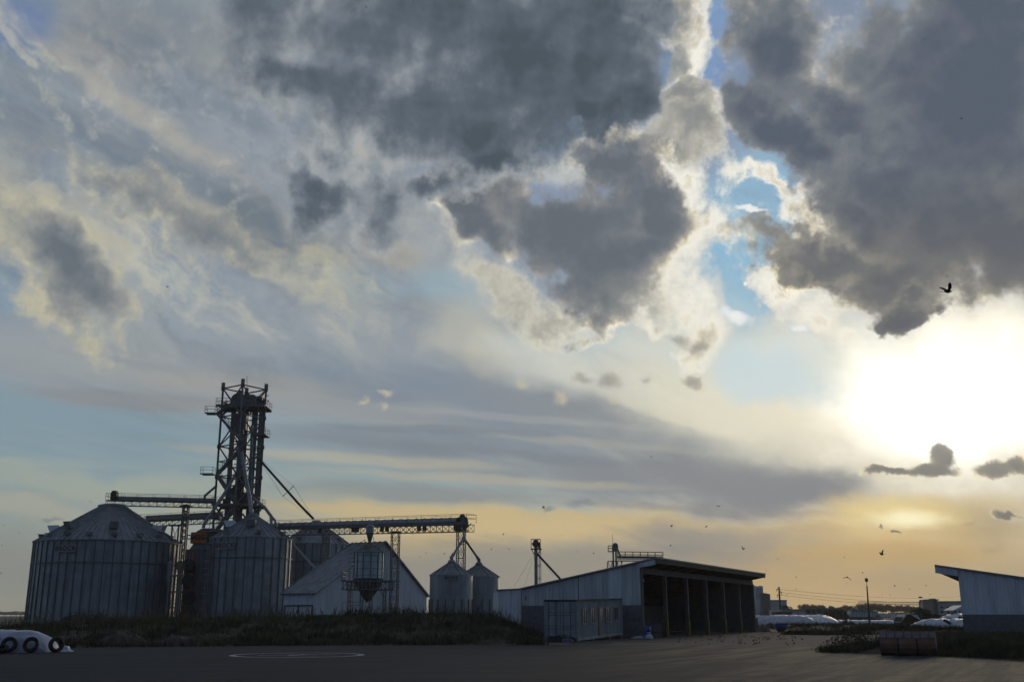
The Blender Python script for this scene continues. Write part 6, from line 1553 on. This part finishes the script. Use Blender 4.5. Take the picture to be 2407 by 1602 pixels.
def place_tree(kind, x, y, s, label, group):
    pr_ = protos[kind]
    if not used[kind]: o = pr_; used[kind] = True
    else:
        o = pr_.copy(); COL.objects.link(o)
        for ch in pr_.children: c_ = ch.copy(); COL.objects.link(c_); c_.parent = o
    o.location = (x, y, 0); o.scale = (s, s, s); o.rotation_euler = (0, 0, rnd.random()*6.28); o['label'] = label; o['group'] = group
D = 640
px = 1884
while px < 1972:
    h = interp([(1880, 1419), (1895, 1417), (1930, 1419), (1970, 1423)], px); dd = D+rnd.uniform(-20, 20); place_tree(rnd.choice((0, 1)), X_(px, dd), dd, (1.65+(1446-h)*dd/2529)/11.5, 'dense dark tree in the closed row right of the power pole', 'closed row of far trees'); px += 5.0
px = 1976
while px < 2048:
    h = interp([(1976, 1421), (1990, 1419), (2015, 1414), (2035, 1416), (2050, 1423)], px); dd = D+rnd.uniform(-20, 20); place_tree(rnd.choice((0, 1, 1)), X_(px, dd), dd, (1.65+(1446-h)*dd/2529)/11.3*rnd.uniform(.95, 1.05), 'taller far tree in the clump left of the lamp pole', 'clump of taller far trees'); px += 5.4
px = 2049
while px < 2200:
    h = interp([(2050, 1420), (2080, 1422), (2130, 1425), (2200, 1427)], px); dd = D+rnd.uniform(-30, 30); place_tree(rnd.choice((2, 3, 3)), X_(px, dd), dd, (1.65+(1446-h)*dd/2529)/12.2*rnd.uniform(.9, 1.1), 'thin stemmed far tree in the open row beneath the conveyor bridge', 'open row of far trees'); px += 3.6
place_tree(0, X_(1857, 420), 420, .48, 'lone round tree at the right end of the pale factory', 'lone far tree')
# left horizon
px = -8
while px < 56:
    dd = 1500; place_tree(rnd.choice((0, 1)), X_(px, dd), dd+rnd.uniform(-60, 60), .55*rnd.uniform(.8, 1.15), 'tiny dark tree on the horizon left of the huge silo', 'far trees on the left horizon'); px += 4.0
def hedge():
    g = MB()
    for k in range(2600):
        x = rnd.uniform(X_(1740, 900), X_(2330, 900)); leaves(g, (x, 900+rnd.uniform(-15, 15), 2.0+1.6*mnoise.noise(V((x*.03, 1, 1)))), 3, 2, 2.2, 1, 1.3)
    o = mesh_raw('far_woodland', g, M['leafd']); o['kind'] = 'stuff'; o['label'] = 'low far woodland along the right horizon'; o['category'] = 'woodland'
hedge()
bush('shrub', 'dark bush tucked between the steep white building and the small silos', 'shrub', (X_(1006, 150), 150, 0), [(0, 0, .9, 1.0, .8, 1.1), (.6, 0, 1.6, .5, .5, .7)], 1200, .12)

# ================================================================== birds
def bird_mesh(nm, up, fold=0.0):
    "one continuous bird: spindle body, tail fan, two jointed wings raised by `up`"
    g = MB(); n = 10; prof = [(-.17, .008, .018), (-.13, .022, .02), (-.08, .038, .012), (0, .05, 0), (.06, .045, .004), (.1, .03, .014), (.13, .032, .02), (.155, .024, .02), (.172, .010, .014), (.19, .003, .01)]
    for (x, r, z) in prof:
        for i in range(n): t_ = 2*pi*i/n; g.v.append(V((x, r*cos(t_), z*1.0+r*.85*sin(t_))))
    for k in range(len(prof)-1):
        for i in range(n): j = (i+1) % n; g.f.append((k*n+i, k*n+j, (k+1)*n+j, (k+1)*n+i))
    m = len(g.v); g.v += [V((-.15, -.02, .02)), V((-.28, -.06, .015)), V((-.30, 0, .018)), V((-.28, .06, .015)), V((-.15, .02, .02)), V((-.2, 0, .03))]
    g.f += [(m, m+1, m+2, m+5), (m+5, m+2, m+3, m+4), (m, m+5, m+4)]
    for s in (-1, 1):
        m = len(g.v); st = [(0.035, .10, -.08, 0), (.16, .12, -.06, sin(up)*.13), (.27, .06, -.10, sin(up)*.24), (.36, -.03, -.12, sin(up*.9)*.33)]
        for (y, xf, xb_, z) in st:
            yy = y*(1-.25*abs(sin(up)))*(1-fold); g.v += [V((xf*.8, s*yy, z+.02)), V((xb_, s*yy, z+.005)), V(((xf*.8+xb_)/2, s*yy, z+.03))]
        for k in range(3): a_ = m+3*k; g.f += [(a_, a_+2, a_+5, a_+3), (a_+2, a_+1, a_+4, a_+5), (a_, a_+3, a_+4, a_+1)]
    me = bpy.data.meshes.new(nm); me.from_pydata([tuple(v) for v in g.v], [], g.f); me.materials.append(M['feather']); return me
BM = [bird_mesh('bird', .9), bird_mesh('bird', .25), bird_mesh('bird', -.5), bird_mesh('bird', 1.2)]
def stand_mesh():
    g = MB(); n = 8
    for (x, r, z) in [(-.20, .012, .12), (-.1, .04, .13), (0, .06, .15), (.07, .05, .19), (.10, .032, .24), (.13, .034, .265), (.16, .02, .262), (.19, .004, .255)]:
        for i in range(n): t_ = 2*pi*i/n; g.v.append(V((x, r*cos(t_), z+r*sin(t_))))
    for k in range(7):
        for i in range(n): j = (i+1) % n; g.f.append((k*n+i, k*n+j, (k+1)*n+j, (k+1)*n+i))
    for s in (-1, 1): g.bar((0, s*.02, 0), (.0, s*.025, .12), .01)
    me = bpy.data.meshes.new('bird'); me.from_pydata([tuple(v) for v in g.v], [], g.f); me.materials.append(M['feather']); return me
SM = stand_mesh()
def bird(px, py, span_px, label, group=None, kind=None, yaw=None, D=None):
    D = D or min(110, .62*2529/span_px); o = bpy.data.objects.new('bird', BM[rnd.randrange(4) if kind is None else kind]); COL.objects.link(o)
    o.location = at(px, py, D); o.rotation_euler = (rnd.uniform(-.5, .5), rnd.uniform(-.3, .3), rnd.uniform(0, 6.28) if yaw is None else yaw); tag(o, label, 'bird', group)
    s = span_px*D/2529/.62; o.scale = (s, s, s)
bird(2228, 686, 44, 'largest bird, flying with raised wings against the dark right hand cloud', kind=0, yaw=.2)
bird(2227, 649, 8, 'small bird just above the largest flying bird', kind=1)
bird(1992, 1356, 18, 'bird with bent wings flying just left of the lamp pole', kind=2, yaw=1.3)
bird(2074, 1303, 18, 'bird banking steeply above the conveyor bridge', kind=3, yaw=2.2)
bird(1690, 1189, 12, 'dark bird flying above the open shed roof', kind=1, yaw=.6)
bird(1278, 1193, 9, 'bird flying above the slim bucket elevator', kind=3, yaw=.4)
bird(1747, 1290, 12, 'bird with upright wings above the far end of the open shed', kind=0, yaw=.5)
bird(1661, 1236, 9, 'bird with drooping wings above the middle of the shed roof', kind=2, yaw=.2)
bird(1576, 1282, 9, 'pale blurred bird above the railed conveyor end', kind=1)
for (px, py, s) in ((1530, 1073, 7), (1567, 1064, 7), (1656, 1061, 7), (1547, 1090, 7)): bird(px, py, s, 'one of four small birds high in the sky above the railed conveyor', 'four birds high above the shed')
for (px, py, s) in ((1579, 1237, 9), (1643, 1253, 6), (1829, 1312, 7), (1985, 1310, 5), (1972, 1326, 5), (2028, 1346, 5), (1801, 1340, 5), (1871, 1356, 5), (1871, 1385, 5), (1991, 1369, 5), (2104, 1377, 6), (2138, 1384, 6), (2176, 1376, 7), (1850, 1396, 5), (2092, 1398, 4), (2073, 1396, 4), (2186, 1397, 4)):
    bird(px, py, s, 'small bird flying low in the glow right of the open shed', 'small birds low over the horizon')
for (px, py, s) in ((1183, 1256, 6), (1197, 1289, 7), (1155, 1291, 5), (1001, 1298, 6), (986, 1308, 6), (1044, 1302, 6), (970, 1254, 5), (1317, 1258, 5), (1356, 1295, 5), (1395, 1300, 6)):
    bird(px, py, s, 'small bird flying above the small silos and the slim elevator', 'small birds over the small silos')
for (px, py, s) in ((8, 1233, 5), (45, 1251, 6), (4, 1282, 5), (2, 1347, 6)): bird(px, py, s, 'small bird flying left of the huge silo', 'small birds left of the huge silo')
for (px, py, s) in ((393, 675, 8), (123, 283, 7), (407, 68, 5), (617, 220, 5), (861, 18, 6), (1016, 195, 6), (1297, 108, 8), (1725, 21, 6), (1899, 279, 8), (2021, 293, 6), (2172, 93, 6), (2260, 280, 7), (2185, 592, 5)):
    bird(px, py, s, 'tiny dark bird very high among the clouds', 'tiny birds among the clouds', D=160)
n = 0
while n < 74:
    px = rnd.choice((rnd.gauss(1775, 45), rnd.gauss(1720, 50), rnd.uniform(1570, 1890))); py = rnd.choice((rnd.gauss(1496, 3), rnd.gauss(1500, 5), rnd.uniform(1492, 1513)))
    if not (1572 < px < 1900 and 1491 < py < 1516): continue
    Dg = 1.65*2529/(py-1446)
    o = bpy.data.objects.new('bird', SM); COL.objects.link(o); o.location = (at(px, py, Dg).x, Dg, -.01); s = rnd.uniform(.42, .6); o.scale = (s, s, s)
    o.rotation_euler = (0, 0, rnd.random()*6.28); tag(o, 'dark pigeon standing on the earth yard before the open shed', 'bird', 'pigeons feeding on the yard'); n += 1

for o in COL.objects:
    if o.get('group') == 'far trees on the left horizon': o.scale = (1.9, 1.9, .75)
relabel('closed row of far trees', 'tree', 'in the closed dark row right of the power pole')
relabel('clump of taller far trees', 'tree', 'in the taller clump left of the lamp pole')
relabel('open row of far trees', 'thin stemmed tree', 'in the open row under the conveyor bridge')
relabel('far trees on the left horizon', 'tiny tree', 'on the horizon left of the huge silo')
relabel('small birds low over the horizon', 'small bird', 'in the glow right of the open shed')
relabel('small birds over the small silos', 'small bird', 'flying above the small silos and slim elevator')
relabel('small birds left of the huge silo', 'small bird', 'flying left of the huge silo')
relabel('tiny birds among the clouds', 'tiny dark bird', 'very high among the clouds')
relabel('four birds high above the shed', 'bird', 'of four high above the railed conveyor')

# ================================================================== evening air
hz = MB(); hz.box((0, 900, 54), (2600, 2300, 111)); hzo = hz.build('haze', M['conc']); hzo['kind'] = 'stuff'; hzo['label'] = 'thin evening haze filling the air over the yard'; hzo['category'] = 'haze'
hm = bpy.data.materials.new('haze air'); hm.use_nodes = True; ht = hm.node_tree; ht.nodes.clear()
ho_ = ht.nodes.new('ShaderNodeOutputMaterial'); pv = ht.nodes.new('ShaderNodeVolumePrincipled'); pv.inputs['Density'].default_value = .00024; pv.inputs['Color'].default_value = (.95, .9, .82, 1); pv.inputs['Anisotropy'].default_value = .35
ht.links.new(pv.outputs[0], ho_.inputs['Volume']); hzo.data.materials.clear(); hzo.data.materials.append(hm)
scene.cycles.volume_bounces = 0
